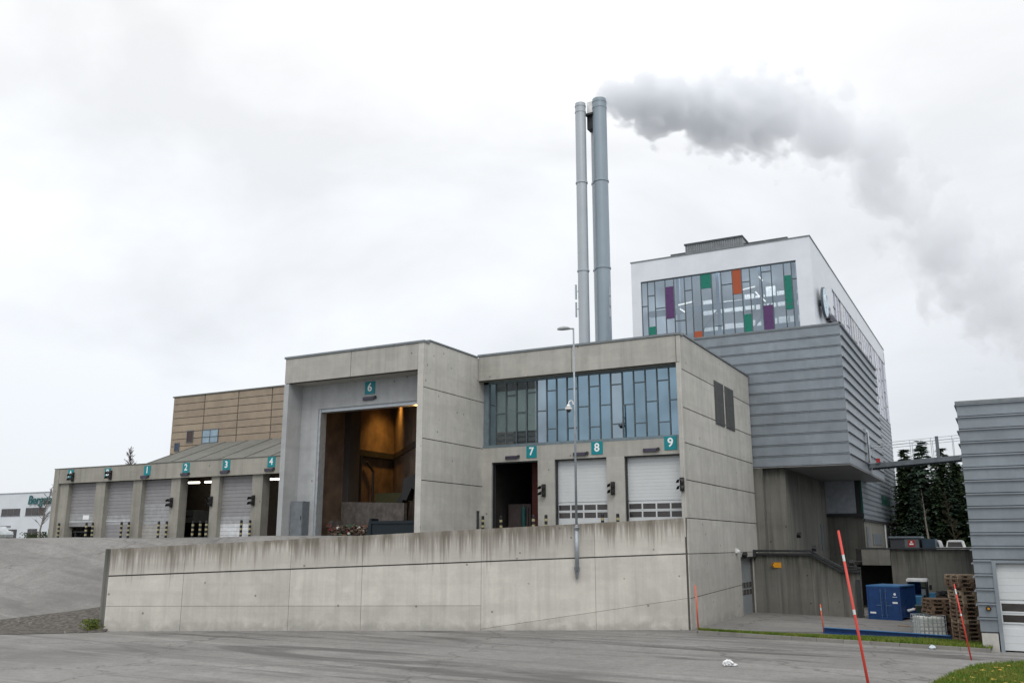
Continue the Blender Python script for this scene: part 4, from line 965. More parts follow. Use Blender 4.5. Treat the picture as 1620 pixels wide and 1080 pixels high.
# concrete base
mb = MB(); mb.wf = lambda p: max(0, 7.8 - p[2]) * .9
def zsub(x0, x1, y0, y1, z0, z1, n=6):
    for i in range(n): mb.box(x0, x1, y0, y1, z0 + (z1 - z0) * i / n, z0 + (z1 - z0) * (i + 1) / n)
def face_sub(mb, P, s0, s1, z0, z1, n=8):
    pts = [P(s, z0 + (z1 - z0) * i / n) for i in range(n + 1) for s in (s0, s1)]
    mb.add(pts, [(2 * i, 2 * i + 1, 2 * i + 3, 2 * i + 2) for i in range(n)])
face_sub(mb, lambda s, z: (s, 52.3, z), -13.0, -10.75, -.1, 7.79)
face_sub(mb, lambda s, z: (-10.75, s, z), 52.3, 65.1, -.1, 7.79)
face_sub(mb, lambda s, z: (s, 65.1, z), -10.75, TX1 - .01, -.1, 5.5)
face_sub(mb, lambda s, z: (TX1 - .01, s, z), 65.1, 88, -.1, 5.2)
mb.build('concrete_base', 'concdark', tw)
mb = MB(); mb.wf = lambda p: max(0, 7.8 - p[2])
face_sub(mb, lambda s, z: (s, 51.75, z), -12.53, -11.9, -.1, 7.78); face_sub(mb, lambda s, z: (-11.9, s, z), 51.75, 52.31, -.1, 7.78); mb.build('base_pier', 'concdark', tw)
for y0, y1, z0, z1, n in ((66, 67.2, 3.3, 4.75, 1), (69, 74, 3.55, 4.3, 5), (62.3, 63.2, 3.2, 4.9, 1)):
    for k in range(n):
        a = y0 + (y1 - y0) * k / n; b = y0 + (y1 - y0) * (k + 1) / n - .15
        ux = TX1 if y0 > 65 else -10.75
        mb = MB(); mb.box(ux - .005, ux + .03, a, b, z0, z1); mb.build('vent', 'bluegrey', tw)
for y0 in (76.5, 80.0, 83.6):
    mb = MB(); mb.box(TX1 - .005, TX1 + .05, y0, y0 + .5, 2.0, 5.05); mb.build('door_frame', 'whitebldg', tw)
mb = MB(); mb.box(TX1 - .005, TX1 + .03, 81.0, 83.0, 2.0, 4.9); mb.build('door', 'bluegrey', tw)
mb = MB(); mb.box(TX1 - .2, TX1 + .3, 87.9, 88.3, 5, 7); mb.cyl((TX1 + .3, 86, 4.7), (TX1 + .3, 88.8, 4.7), .35, n=12); mb.build('duct', 'galv', tw)
# roof plant
mb = MB(); mb.box(-17.07, -13.24, 56, 61, 21.0, 23.1)
for k in range(26): mb.box(-17.05 + k * .147, -16.99 + k * .147, 55.95, 55.998, 21.2, 23.05)
mb.build('roof_plant', plain('plant_grey', (.20, .215, .225), .5, .2), tw)
mb = MB(); mb.box(-18.3, -10.5, 56.6, 62, 22.6, 22.85); mb.box(-17.12, -13.19, 55.9, 61.1, 23.1, 23.2); mb.box(-18.1, -17.9, 57, 57.2, 21, 22.6); mb.box(-10.9, -10.7, 57, 57.2, 21, 22.6); mb.build('plant_roof', 'sill', tw)
# emblem and lettering on the white side
em = thing('emblem', (TX1, 53.9, 17.5), 'round pale blue emblem disc on the white tower side', 'emblem')
mb = MB(); mb.cyl((TX1 + .22, 53.85, 17.5), (TX1 + .36, 53.85, 17.5), .92, n=40); mb.cyl((TX1 - .02, 53.85, 17.5), (TX1 + .22, 53.85, 17.5), .2, n=12); dk = mb.build('disc', plain('emblem_edge', (.09, .11, .13), .4), em)
mb = MB(); mb.cyl((TX1 + .361, 53.85, 17.5), (TX1 + .37, 53.85, 17.5), .86, n=40); mb.build('face', plain('emblem_face', (.50, .66, .78), .3), em)
mb = MB()
for k in range(3):
    pts = [(TX1 + .374, 53.85 + .6 * math.cos(a) * (1 - k * .25), 17.5 + .6 * math.sin(a) * (1 - k * .25)) for a in [k * 2.1 + .1 * j for j in range(12)]]
    mb.tube(pts, .035, 5)
mb.build('swirl', 'letter', em)
lt = thing('wall_lettering', (TX1, 56, 17.1), 'dark raised lettering beside the emblem on the tower side', 'lettering')
mb = MB()
for k in range(6): mb.text('Akershus', 1.15, (TX1 + .04 + k * .05, 55.0, 17.2), (0, 1, 0), (0, 0, 1), .01, .02, 0, 'LEFT')
mb.build('letters', plain('lettering_dark', (.03, .025, .06), .5), lt)

# lower wall in front of the tower base with dark tray on top
lw = thing('ramp_wall', (-9.5, 50.4, 0), 'stained dark grey concrete wall under the clad overhang', 'wall')
def lowtop(s): return 3.12 if s <= -9.25 else (3.12 - (s + 9.25) * (3.12 - 2.32) / 1.55 if s <= -7.7 else 2.32)
mb = MB(); brk = [-12.53, -11.8, -10.6, -9.25, -8.5, -7.7, -6.8]
def pl_lw(s): return 50.75 - (s + 12.53) * .22
for a, b in zip(brk, brk[1:]):
    mb.wf = lambda p: max(0, lowtop(p[0]) - p[2]) * .9
    g = .012; A_, B_ = (a + g, pl_lw(a + g)), (b - g, pl_lw(b - g))
    n = 6
    pts = []
    for i in range(n + 1):
        for (x, y), s in ((A_, a + g), (B_, b - g)): pts.append((x, y, -.1 + (lowtop(s) + .1) * i / n))
    mb.add(pts, [(2 * i, 2 * i + 1, 2 * i + 3, 2 * i + 2) for i in range(n)])
    mb.hexa([(a, pl_lw(a) + .02, -.1), (b, pl_lw(b) + .02, -.1), (b, pl_lw(b) + .02, lowtop(b)), (a, pl_lw(a) + .02, lowtop(a))], [(a, pl_lw(a) + .4, -.1), (b, pl_lw(b) + .4, -.1), (b, pl_lw(b) + .4, lowtop(b)), (a, pl_lw(a) + .4, lowtop(a))])
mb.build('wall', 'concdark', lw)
mb = MB()
path = [(-12.3, 3.24), (-9.25, 3.24), (-7.7, 2.42), (-6.75, 2.42)]
for (a, za), (b, zb) in zip(path, path[1:]):
    ya, yb = pl_lw(a) - .12, pl_lw(b) - .12
    for dz in (0, -.17):
        mb.hexa([(a, ya, za - .06 + dz), (b, yb, zb - .06 + dz), (b, yb, zb + .05 + dz), (a, ya, za + .05 + dz)], [(a, ya + .3, za - .06 + dz), (b, yb + .3, zb - .06 + dz), (b, yb + .3, zb + .05 + dz), (a, ya + .3, za + .05 + dz)])
mb.box(-12.36, -12.24, 50.5, 50.7, 2.9, 3.3)
mb.build('cable_tray', 'steel', lw)
mb = MB(); mb.box(-7.02, -6.83, 49.35, 49.5, .0, 1.85); mb.build('door', 'steel', lw)
for x, y, z, lb in ((-8.95, 49.7, 3.35, 'small dark floodlight over the sloping cable tray'), (-10.1, 51.9, 4.05, 'small dark floodlight on the concrete above the tray'), (-12.25, 48.4, 3.02, 'small dark floodlight over the lower side door'), (-7.1, 49.3, 2.65, 'small dark floodlight at the low right end of the tray')):
    t = thing('floodlight', (x, y, z), lb, 'floodlight', 'floodlights by the cable tray')
    mb = MB(); mb.hexa([(x - .12, y - .22, z - .12), (x + .12, y - .22, z - .12), (x + .12, y + .02, z + .02), (x - .12, y + .02, z + .02)], [(x - .10, y - .30, z + .02), (x + .10, y - .30, z + .02), (x + .10, y - .02, z + .18), (x - .10, y - .02, z + .18)]); mb.build('housing', 'black', t)
    mb = MB(); mb.cyl((x, y, z - .12), (x, y, z + .03), .03, n=6); mb.build('bracket', 'steel', t)
sg = thing('direction_sign', (-11.0, 50.2, 2.5), 'small orange arrow sign pointing left on the dark wall', 'sign')
ya = pl_lw(-11.0) - .03
mb = MB(); mb.prism([(-11.42, ya, 2.5), (-11.28, ya, 2.64), (-10.62, ya, 2.64), (-10.62, ya, 2.36), (-11.28, ya, 2.36)][::-1], (0, .02, 0)); mb.build('plate', 'arrow', sg)
mb = MB(); mb.prism([(-11.40, ya - .004, 2.5), (-11.28, ya - .004, 2.62), (-11.22, ya - .004, 2.62), (-11.33, ya - .004, 2.5), (-11.22, ya - .004, 2.38), (-11.28, ya - .004, 2.38)][::-1], (0, .003, 0)); mb.build('arrow_mark', 'black', sg)
mb = MB(); mb.box(U1 + .005, U1 + .10, 46.9, 47.2, 3.15, 3.38); mb.cyl((U1 + .1, 47.05, 3.25), (U1 + .2, 47.0, 3.2), .07, n=8); tag(mb.build('wall_lamp', 'polewhite', loc=(U1, 47.45, 3.2)), 'small white lamp on the hall side wall near the lower door', 'lamp')

# ================================================================== RIGHT RETAINING WALL, SHED, VANS
rr_ = thing('yard_wall', (-4, 56, 0), 'mossy concrete wall carrying the upper yard behind the container', 'wall')
mb = MB(); mb.wf = lambda p: max(0, 3.33 - p[2])
Px = lambda s, z: (s, 56, z)
for a, b in ((-5.98, -4.2), (-4.2, -2.4), (-2.4, -.6), (-.6, 2)): subdiv_panel(mb, Px, Ny, a, b, K(-.1), K(3.33), .02, .05)
mb.wf = lambda p: 99
mb.cur = 1; mb.box(-5.95, 2, 56.03, 56.4, -.1, 3.31); mb.cur = 0
mb.box(-7.5, -5.99, 55.9, 56.4, 2.43, 3.33)
mb.build('wall', ['concdark', 'joint'], rr_)
mb = MB(); mb.box(-7.5, 2, 55.86, 56.45, 3.335, 3.40); mb.build('coping', 'steel', rr_)
mb = MB(); mb.box(-8.38, -5.9, 60, 60.1, -.1, 3.3); mb.box(-5.99, -5.9, 56.41, 60, -.1, 3.3); mb.box(-8.38, -5.9, 56.41, 60, 2.44, 2.6); mb.build('recess', 'innerdark', rr_)
sh = thing('shed', (-5.4, 61, 2), 'dark flat roofed shed with red picture on its end', 'shed')
mb = MB(); mb.box(-6.35, -4.75, 60, 62, 2, 3.95); mb.build('wall', plain('shed_dark', (.05, .055, .065), .6), sh)
mb = MB(); mb.box(-6.42, -4.62, 59.9, 62.1, 3.951, 4.05); mb.build('roof', plain('shed_roof', (.16, .20, .23), .5), sh)
mb = MB(); mb.box(-5.55, -4.76, 59.97, 59.999, 2.3, 3.9); mb.build('door', plain('shed_door', (.11, .13, .14), .5), sh)
mb = MB(); mb.box(-5.36, -4.98, 59.955, 59.968, 3.45, 3.82); ps = mb.build('poster', 'paint_red', sh)
mb = MB(); mb.box(-5.28, -5.06, 59.945, 59.954, 3.55, 3.64); mb.box(-5.22, -5.12, 59.945, 59.954, 3.68, 3.76); mb.build('poster_mark', 'letter', ps)
mb = MB(); mb.box(-4.62, -3.9, 60.4, 62.4, 2, 3.9); tag(mb.build('storage_box', plain('box_blue', (.025, .05, .075), .5), loc=(-4.3, 61, 2)), 'dark blue storage box beside the shed', 'box')
def van(x, y, label):
    t = thing('van', (x, y, 2.0), label, 'van', 'white vans behind the wall')
    mb = MB(); prof = [(-.55, 2.25), (.55, 2.25), (.58, 2.9), (.50, 3.45), (.42, 3.78), (.3, 3.84), (-.3, 3.84), (-.42, 3.78), (-.5, 3.45), (-.58, 2.9)]
    mb.prism([(x + a, y, z) for a, z in prof][::1], (0, 2.2, 0)); mb.prism([(x + a * 1.0, y - .7, z) for a, z in [(-.52, 2.25), (.52, 2.25), (.55, 2.9), (.45, 3.25), (-.45, 3.25), (-.55, 2.9)]], (0, .69, 0)); mb.build('body', 'van', t)
    mb = MB(); mb.prism([(x + a, y - .02, z) for a, z in [(-.44, 3.32), (.44, 3.32), (.36, 3.72), (-.36, 3.72)]], (0, .018, 0)); mb.build('windscreen', 'winddark', t)
    for dx in (-.5, .5):
        for dy in (-.3, 1.6):
            mb = MB(); mb.cyl((x + dx - .08, y + dy, 2.28), (x + dx + .08, y + dy, 2.28), .28, n=14); mb.build('wheel', 'rubber', t)
    for dx in (-.38, .38):
        mb = MB(); mb.box(x + dx - .1, x + dx + .1, y - .72, y - .702, 2.75, 2.9); mb.build('headlight', 'galv', t)
van(-4.22, 62.5, 'white van top left of two above the yard wall'); van(-2.93, 62.3, 'white van beside the grey clad building, above the yard wall')
mb = MB(); mb.box(-3.9, -1.9, 61.0, 61.12, 2.0, 3.42); tag(mb.build('barrier', plain('barrier_white', (.5, .5, .5), .6), loc=(-3, 61, 2)), 'low pale barrier between and before the two vans', 'barrier')

# ================================================================== YARD THINGS AT RIGHT
# container
def rotp(px, py, a, ox, oy): return (ox + px * math.cos(a) - py * math.sin(a), oy + px * math.sin(a) + py * math.cos(a))
ct = thing('container', (-5.70, 48.75, 0), 'blue steel storage container with two doors by the dark wall', 'container'); ct.rotation_euler[2] = R(-14)
def lb(name, mb, mat, parent, smooth=False):   # local coordinates
    o = mb.build(name, mat, None, smooth); o.parent = parent; return o
W_, L_, H_ = 1.62, 2.1, 1.62
mb = MB(); mb.box(-W_ / 2 + .06, W_ / 2 - .06, .05, L_ - .02, .1, H_ - .06)
for k in range(12):
    y = .14 + k * .16; mb.box(W_ / 2 - .06, W_ / 2 - .03, y, y + .09, .12, H_ - .1); mb.box(-W_ / 2 + .03, -W_ / 2 + .06, y, y + .09, .12, H_ - .1)
for sx in (-1, 1):
    for y in (.0, L_ - .1): mb.box(sx * W_ / 2 - (.08 if sx > 0 else 0), sx * W_ / 2 + (0 if sx > 0 else .08), y, y + .1, 0, H_ - .061)
mb.box(-W_ / 2 + .081, W_ / 2 - .081, .0, .05, H_ - .18, H_ - .061); mb.box(-W_ / 2 + .081, W_ / 2 - .081, .0, .05, .0, .12)
body = lb('body', mb, 'blue', ct)
mb = MB(); mb.box(-W_ / 2 - .005, W_ / 2 + .005, -.005, L_ + .005, H_ - .06, H_); lb('roof', mb, 'bluetop', ct)
for sx in (-1, 1):
    mb = MB(); x0, x1 = sorted((sx * .012, sx * (W_ / 2 - .09))); mb.box(x0, x1, .012, .045, .125, H_ - .185)
    dr = lb('door', mb, 'blue', ct)
    mb = MB()
    mb.cyl((sx * .12, -.02, .1), (sx * .12, -.02, H_ - .15), .018, n=8); mb.box(*(sorted((sx * .13, sx * .36))), -.03, -.012, .66, .70)
    for z in (.2, .8, 1.35): mb.box(sx * .12 - .035, sx * .12 + .035, -.012, .011, z, z + .05)
    o = lb('handle', mb, plain('bar_blue', (.07, .14, .24), .4), dr)
mb = MB(); mb.box(.42, .66, .005, .0115, .78, .86); mb.box(-.70, -.42, .005, .0115, .28, .36); mb.cyl((.55, .004, 1.22), (.55, .0118, 1.22), .06, n=14); mb.box(.44, .66, .006, .0116, 1.08, 1.10); lb('marking', mb, 'letter', ct)
# tractor behind the container
tr = thing('tractor', (-4.35, 52.6, 0), 'small blue tractor with white cab roof behind the container', 'tractor')
x, y = -4.42, 52.8
mb = MB(); mb.box(x - .52, x + .46, y - .5, y + .65, 1.70, 1.80); mb.box(x - .5, x + .44, y - .48, y + .63, 1.80, 1.84); mb.build('roof', 'polewhite', tr)
mb = MB()
for ax in (-.46, .40):
    for ay in (-.42, .55): mb.cyl((x + ax * 1.0, y + ay, .8), (x + ax * .95, y + ay, 1.7), .035, n=6)
cf = mb.build('cab_frame', 'black', tr)
mb = MB(); mb.box(x - .42, x + .36, y - .43, y - .42, .9, 1.68); mb.box(x - .455, x - .445, y - .38, y + .5, .9, 1.68); mb.box(x + .385, x + .395, y - .38, y + .5, .9, 1.68); mb.box(x - .42, x + .36, y + .545, y + .555, .9, 1.68); mb.build('cab_glass', 'carglass', tr)
mb = MB(); mb.box(x - .25, x + .25, y - 1.5, y - .5, .55, 1.0); mb.build('bonnet', 'bluelight', tr)
for sx in (-1, 1):
    mb = MB(); mb.cyl((x + sx * .50, y + .35, .5), (x + sx * .74, y + .35, .5), .5, n=20); wh = mb.build('wheel', 'rubber', tr)
    mb = MB(); mb.cyl((x + sx * .741, y + .35, .5), (x + sx * .76, y + .35, .5), .26, n=16); mb.build('rim', 'polewhite', wh)
    mb = MB(); mb.cyl((x + sx * .38, y - 1.2, .32), (x + sx * .56, y - 1.2, .32), .32, n=18); mb.build('wheel', 'rubber', tr)
    mb = MB(); mb.box(*(sorted((x + sx * .47, x + sx * .80))), y - .1, y + .75, 1.02, 1.12); mb.box(*(sorted((x + sx * .47, x + sx * .80))), y - .2, y - .1, .7, 1.1); mb.build('mudguard', 'bluelight', tr)
mb = MB(); mb.cyl((x + .62, y - .55, 1.3), (x + .62, y - .55, 1.55), .06, n=8); mb.cyl((x + .42, y - .5, 1.4), (x + .62, y - .55, 1.42), .02, n=6); mb.build('mirror', 'black', tr)
mb = MB(); mb.box(x - .3, x + .3, y - 1.5, y + .6, .4, .56); mb.build('chassis', 'black', tr)
# red and white bar barrier lying beside the container
bb = thing('barrier_bar', (-4.6, 49.6, .5), 'red and white bar sticking out beside the container', 'bar')
mb = MB(); mb.cyl((-4.72, 49.3, .42), (-4.42, 49.5, .50), .06, n=8); mb.build('tip', 'letter', bb)
mb = MB(); mb.cyl((-4.42, 49.5, .50), (-3.6, 50.2, .74), .05, n=8); mb.build('shaft', plain('faded_red', (.25, .06, .05), .6), bb)
# wheelie bin behind pallets
mb = MB(); mb.hexa([(-4.0, 46.2, 0), (-3.5, 46.2, 0), (-3.5, 46.7, 0), (-4.0, 46.7, 0)], [(-4.05, 46.1, .8), (-3.45, 46.1, .8), (-3.45, 46.75, .8), (-4.05, 46.75, .8)]); mb.box(-4.1, -3.4, 46.05, 46.8, .80, .88)
tag(mb.build('waste_bin', plain('bin_green', (.012, .035, .03), .5), loc=(-3.75, 46.4, 0)), 'dark green waste bin between the container and the pallets', 'bin')
# pallets
def pallet_mesh(mat, seed):
    r = random.Random(seed); mb = MB(); w, l = 1.0, 1.2
    for k in range(7):
        y = -l / 2 + k * (l - .1) / 6; mb.box(-w / 2 + r.uniform(-.01, .01), w / 2 + r.uniform(-.01, .01), y, y + .10, .122, .144)
    for xx in (-w / 2, -.06, w / 2 - .12): mb.box(xx, xx + .12, -l / 2, l / 2, .10, .12)
    for xx in (-w / 2, -.06, w / 2 - .12):
        for yy in (-l / 2, -.06, l / 2 - .12): mb.box(xx, xx + .12, yy, yy + .12, .022, .10)
        mb.box(xx, xx + .12, -l / 2, l / 2, .0, .0215)
    for yy in (-l / 2, l / 2 - .1): mb.box(-w / 2 + .125, w / 2 - .125, yy, yy + .1, .001, .021)
    o = mb.build('pallet', mat); return o
protos = {m: pallet_mesh(m, i) for i, m in enumerate(('wood', 'woodpale', 'wooddark'))}
used = set()
def stack(cx_, cy_, n, rot, jit, label, toplabel, group, mats, z0=.0, seed=0, top=None):
    r = random.Random(seed)
    for k in range(n):
        mt = r.choice(mats); p = protos[mt]
        if mt not in used: o = p; used.add(mt)
        else: o = p.copy(); col.objects.link(o)
        ox = r.gauss(0, jit); oy = r.gauss(0, jit)
        if top and k >= n - top[0]: ox += top[1]
        o.location = (cx_ + ox, cy_ + oy, z0 + k * .1455); o.rotation_euler = (0, 0, R(rot + r.gauss(0, 1.2)))
        tag(o, toplabel if k == n - 1 else label, 'pallet', group)
stack(-1.55, 39.05, 17, 27, .014, 'brown wooden pallet within the tall stack beside the grey clad wall', 'topmost wooden pallet of the tall stack beside the grey clad wall', 'pallets of the tall stack', ['wood', 'wood', 'woodpale'], 0, 1, (3, -.09))
stack(-2.62, 41.35, 10, 22, .02, 'wooden pallet within the short stack behind the white tank', 'topmost wooden pallet of the short stack behind the white tank', 'pallets of the short stack', ['wood', 'wood', 'wooddark'], 0, 2, (4, -.12))
stack(-2.35, 43.6, 10, 20, .02, 'dark wooden pallet of the shadowed stack behind the others', 'topmost dark pallet of the shadowed rear stack', 'pallets of the rear stack', ['wooddark'], 0, 3)
stack(-.75, 40.5, 15, 27, .012, 'pallet coloured dark for shadow in the stack behind the tall stack', 'topmost pallet coloured dark for shadow against the clad wall', 'pallets behind the tall stack', ['wooddark'], 0, 4)  # dark wood stands in for shadow between tall stack and wall
for k_, p_ in protos.items():
    if k_ not in used: bpy.data.objects.remove(p_)
mb = MB(); r5 = random.Random(8)
for i in range(22): mb.hexa(*(lambda x, y, z, a: ([(x + dx * math.cos(a) - dy * math.sin(a), y + dx * math.sin(a) + dy * math.cos(a), z) for dx, dy in ((-.4, -.05), (.4, -.05), (.4, .05), (-.4, .05))], [(x + dx * math.cos(a) - dy * math.sin(a), y + dx * math.sin(a) + dy * math.cos(a), z + .05) for dx, dy in ((-.4, -.05), (.4, -.05), (.4, .05), (-.4, .05))]))(r5.uniform(-2.7, -2.0), r5.uniform(43.2, 44.0), 1.46 + i * .008, r5.random() * 6))
tag(mb.build('scrap_boards', 'black'), 'heap of black scrap boards on the rear pallet stack', 'scrap', kind='stuff')
# IBC tank
ib = thing('liquid_tank', (-3.15, 40.55, 0), 'white caged liquid tank before the short pallet stack', 'tank'); ib.rotation_euler[2] = R(24)
mb = MB(); mb.box(-.47, .47, -.38, .38, .14, .80)
for i in range(6):
    for j in range(4): mb.box(-.485 + i * .163, -.36 + i * .163, -.445, -.38, .15 + j * .165, .275 + j * .165)
lb('tank', mb, 'ibc', ib)
mb = MB()
for i in range(7): x = -.5 + i * 1.0 / 6; mb.cyl((x, -.455, .12), (x, -.455, .86), .012, n=5); mb.cyl((x, .455, .12), (x, .455, .86), .012, n=5)
for j in range(6):
    z = .14 + j * .144; mb.tube([(-.51, -.455, z), (.51, -.455, z), (.51, .455, z), (-.51, .455, z), (-.51, -.455, z)], .010, 5)
for i in range(5): y = -.45 + i * .225; mb.cyl((-.51, y, .12), (-.51, y, .86), .012, n=5); mb.cyl((.51, y, .12), (.51, y, .86), .012, n=5)
lb('cage', mb, 'galv', ib)
mb = MB(); mb.box(-.52, .52, -.46, .46, .09, .125)
for x in (-.5, -.06, .38): mb.box(x, x + .12, -.46, .46, .0, .088)
lb('pallet_base', mb, 'galv', ib)
mb = MB(); mb.cyl((0, 0, .80), (0, 0, .86), .11, n=16); lb('lid', mb, 'black', ib)
for (x, y, a_, lb_) in ((-3.3, 44.6, 20, 'loose grey board lying by the rear pallet stack'), (-4.3, 45.2, -35, 'loose grey board lying on the apron near the bin')):
    mb = MB(); mb.box(-.6, .6, -.07, .07, .01, .05); o = mb.build('loose_board', 'woodpale'); o.location = (x, y, 0); o.rotation_euler[2] = R(a_); tag(o, lb_, 'board', 'loose boards')
# blue rail along the verge
br = thing('blue_rail', (-4.7, 39.7, 0), 'long blue steel rail lying along the grass verge', 'rail')
A_, B_ = Vector((-7.15, 40.42)), Vector((-2.30, 39.10)); dn = (B_ - A_).normalized(); nn = Vector((-dn.y, dn.x)) * .09
mb = MB(); q = [A_ - nn, B_ - nn, B_ + nn, A_ + nn]; mb.hexa([(p.x, p.y, .0) for p in q], [(p.x, p.y, .045) for p in q]); q2 = [A_ + nn * .4, B_ + nn * .4, B_ + nn, A_ + nn]; mb.hexa([(p.x, p.y, .045) for p in q2], [(p.x, p.y, .21) for p in q2]); mb.build('flange', 'blue', br)
mb = MB(); q3 = [A_ + dn * .02 - nn * .9, B_ - dn * .02 - nn * .9, B_ - dn * .02 + nn * .9, A_ + dn * .02 + nn * .9]; mb.hexa([(p.x, p.y, .2105) for p in q3], [(p.x, p.y, .235) for p in q3]); mb.build('top_plate', 'bluetop', br)
# snow poles
def snow_pole(base, top, r, mat, bands, label):
    t = thing('snow_pole', base, label, 'snow pole', 'red snow poles')
    b, e = Vector(base), Vector(top)
    mb = MB(); mb.cyl(b, e, r, r * .8, 12); mb.blob(e, r * .8, r * .8, r * .8, 0, 10, 6, 0); mb.build('shaft', mat, t, True)
    for f0, f1 in bands:
        mb = MB(); mb.cyl(b.lerp(e, f0), b.lerp(e, f1), r * (1.03 - .2 * f0), r * (1.03 - .2 * f1), 12, False); mb.build('band', 'polewhite', t, True)
def cpt(px, py, Z):   # height of a sight line is only used to size the poles
    return None
X, Z = 3.455, 9.0; u, v = camxy(X, Z); X2 = 3.21; u2, v2 = camxy(X2, Z + .02)
snow_pole((u, v, 1.62), (u2, v2, 3.72), .0145, 'red', ((.865, .895), (.628, .65)), 'tall red snow pole leaning left in the foreground')
snow_pole((-11.91, 38.55, -.05), (-11.95, 38.5, 1.88), .035, 'orange', (), 'faded orange snow pole beside the hall side wall')
snow_pole((-7.18, 40.6, -.05), (-7.25, 40.6, 1.12), .03, 'orange', ((.8, .9),), 'short red snow pole at the left end of the blue rail')
snow_pole((-1.45, 33.4, 0), (-1.72, 33.4, 2.32), .026, 'red', ((.87, .94), (.58, .61)), 'red snow pole in the grass before the pallet stacks')
# litter
u, v = -7.87, 28.31
mb = MB(); mb.blob((u, v, .09), .14, .11, .10, 3, 16, 10, .30, -.8); mb.blob((u + .17, v + .05, .04), .11, .05, .04, 6, 12, 7, .38, -.8); mb.blob((u - .08, v - .03, .07), .08, .09, .07, 9, 12, 7, .38, -.8)
tag(mb.build('plastic_bag', 'plastic', loc=(u, v, 0)), 'crumpled white plastic bag on the asphalt', 'litter')
u, v = -2.75, 36.05
mb = MB(); mb.blob((u, v, .07), .11, .09, .08, 4, 10, 6, .3, -.8); tag(mb.build('paper_scrap', plain('scrap_pale', (.55, .62, .68), .6), loc=(u, v, 0)), 'pale crumpled scrap by the kerb near the pallets', 'litter')

# ================================================================== RIGHT GREY BUILDING
rb = thing('grey_clad_building', (3, 40, 0), 'grey ribbed metal building with white door at the right edge', 'building')
RX, RV, RZ = -1.19, 36.35, 8.62
mb = MB(); flange_clad(mb, 'v', RV, -1, RX, 10, 3.06, RZ - .05, .465, .07, .04); flange_clad(mb, 'v', RV, -1, RX, -.62, .62, 3.06, .465, .07, .04); flange_clad(mb, 'v', RV, -1, 2.9, 10, .62, 3.06, .465, .07, .04)
flange_clad(mb, 'u', RX, -1, RV + .02, 56, .62, RZ - .05, .465, .07, .04)
mb.build('cladding', ['clad', 'sill'], rb)
mb = MB(); mb.box(RX + .07, -.66, RV + .07, 56, .3, RZ - .1); mb.box(-.66, 10, RV + .5, 56, .3, RZ - .1); mb.box(-.66, 10, RV + .07, RV + .5, 3.08, RZ - .1); mb.build('core', 'clad', rb)
mb = MB(); mb.box(RX - .04, 10, RV - .05, RV + .25, RZ - .048, RZ + .06); mb.box(RX - .04, RX + .25, RV + .25, 56, RZ - .048, RZ + .06); mb.build('roof_trim', 'trim', rb)
mb = MB(); mb.box(RX + .02, -.66, RV - .02, RV + .4, -.1, .60); mb.build('plinth', 'conc', rb)
mb = MB(); mb.box(2.9, 10, RV - .02, RV + .4, -.1, .6); mb.build('plinth', 'conc', rb)
sect_door(rb, -.50, 2.8, RV + .12, .05, 2.93, [(.98, 1.22), (1.34, 1.60)], 2, 'door', .24)
mb = MB(); mb.box(-.62, -.50, RV - .05, RV + .3, -.05, 2.95); mb.box(-.62, 2.85, RV - .05, RV + .3, 2.95, 3.05); mb.build('door_frame', 'clad', rb)
mb = MB(); mb.cyl((-.87, RV - .001, 1.42), (-.87, RV - .08, 1.42), .085, n=16); mb.build('hose_reel', 'black', rb)
mb = MB(); mb.cyl((-.87, RV - .081, 1.42), (-.87, RV - .09, 1.42), .04, n=12); mb.build('valve', 'arrow', rb)

# footbridge
fb = thing('footbridge', (-4, 60, 8.4), 'slim steel footbridge between the tower and the grey building', 'footbridge')
bz = lambda x: 8.42 + (x + 7.1) * .06
def slope_box(mb, x0, x1, y0, y1, h0, h1): mb.hexa([(x0, y0, bz(x0) + h0), (x1, y0, bz(x1) + h0), (x1, y1, bz(x1) + h0), (x0, y1, bz(x0) + h0)], [(x0, y0, bz(x0) + h1), (x1, y0, bz(x1) + h1), (x1, y1, bz(x1) + h1), (x0, y1, bz(x0) + h1)])
mb = MB(); slope_box(mb, -7.1, -.0, 59.4, 59.5, -.28, .0); slope_box(mb, -7.1, -.0, 60.9, 61.0, -.28, .0); slope_box(mb, -7.1, -.0, 59.5, 60.9, -.10, -.02)
for k in range(10): x = -7 + k * .75; slope_box(mb, x, x + .06, 59.5, 60.9, -.2, -.101)
mb.build('deck', 'bluegrey', fb)
mb = MB()
for y in (59.45, 60.95):
    for h in (1.0, 1.18): mb.cyl((-7.1, y, bz(-7.1) + h), (0, y, bz(0) + h), .018, n=5)
    for k in range(7): x = -7 + k * 1.16; mb.cyl((x, y, bz(x)), (x, y, bz(x) + 1.18), .016, n=5)
mb.build('railing', 'galv', fb)
mb = MB(); mb.box(-3.28, -3.10, 59.4, 59.6, bz(-3.2), bz(-3.2) + 1.25); mb.build('post', 'bluegrey', fb)
mb = MB(); mb.box(-6.66, -6.44, 59.25, 59.38, bz(-6.5) + .02, bz(-6.5) + .26); tag(mb.build('fire_box', 'paint_red', loc=(-6.5, 59.3, 8.5)), 'small red box on the footbridge by the tower', 'box')

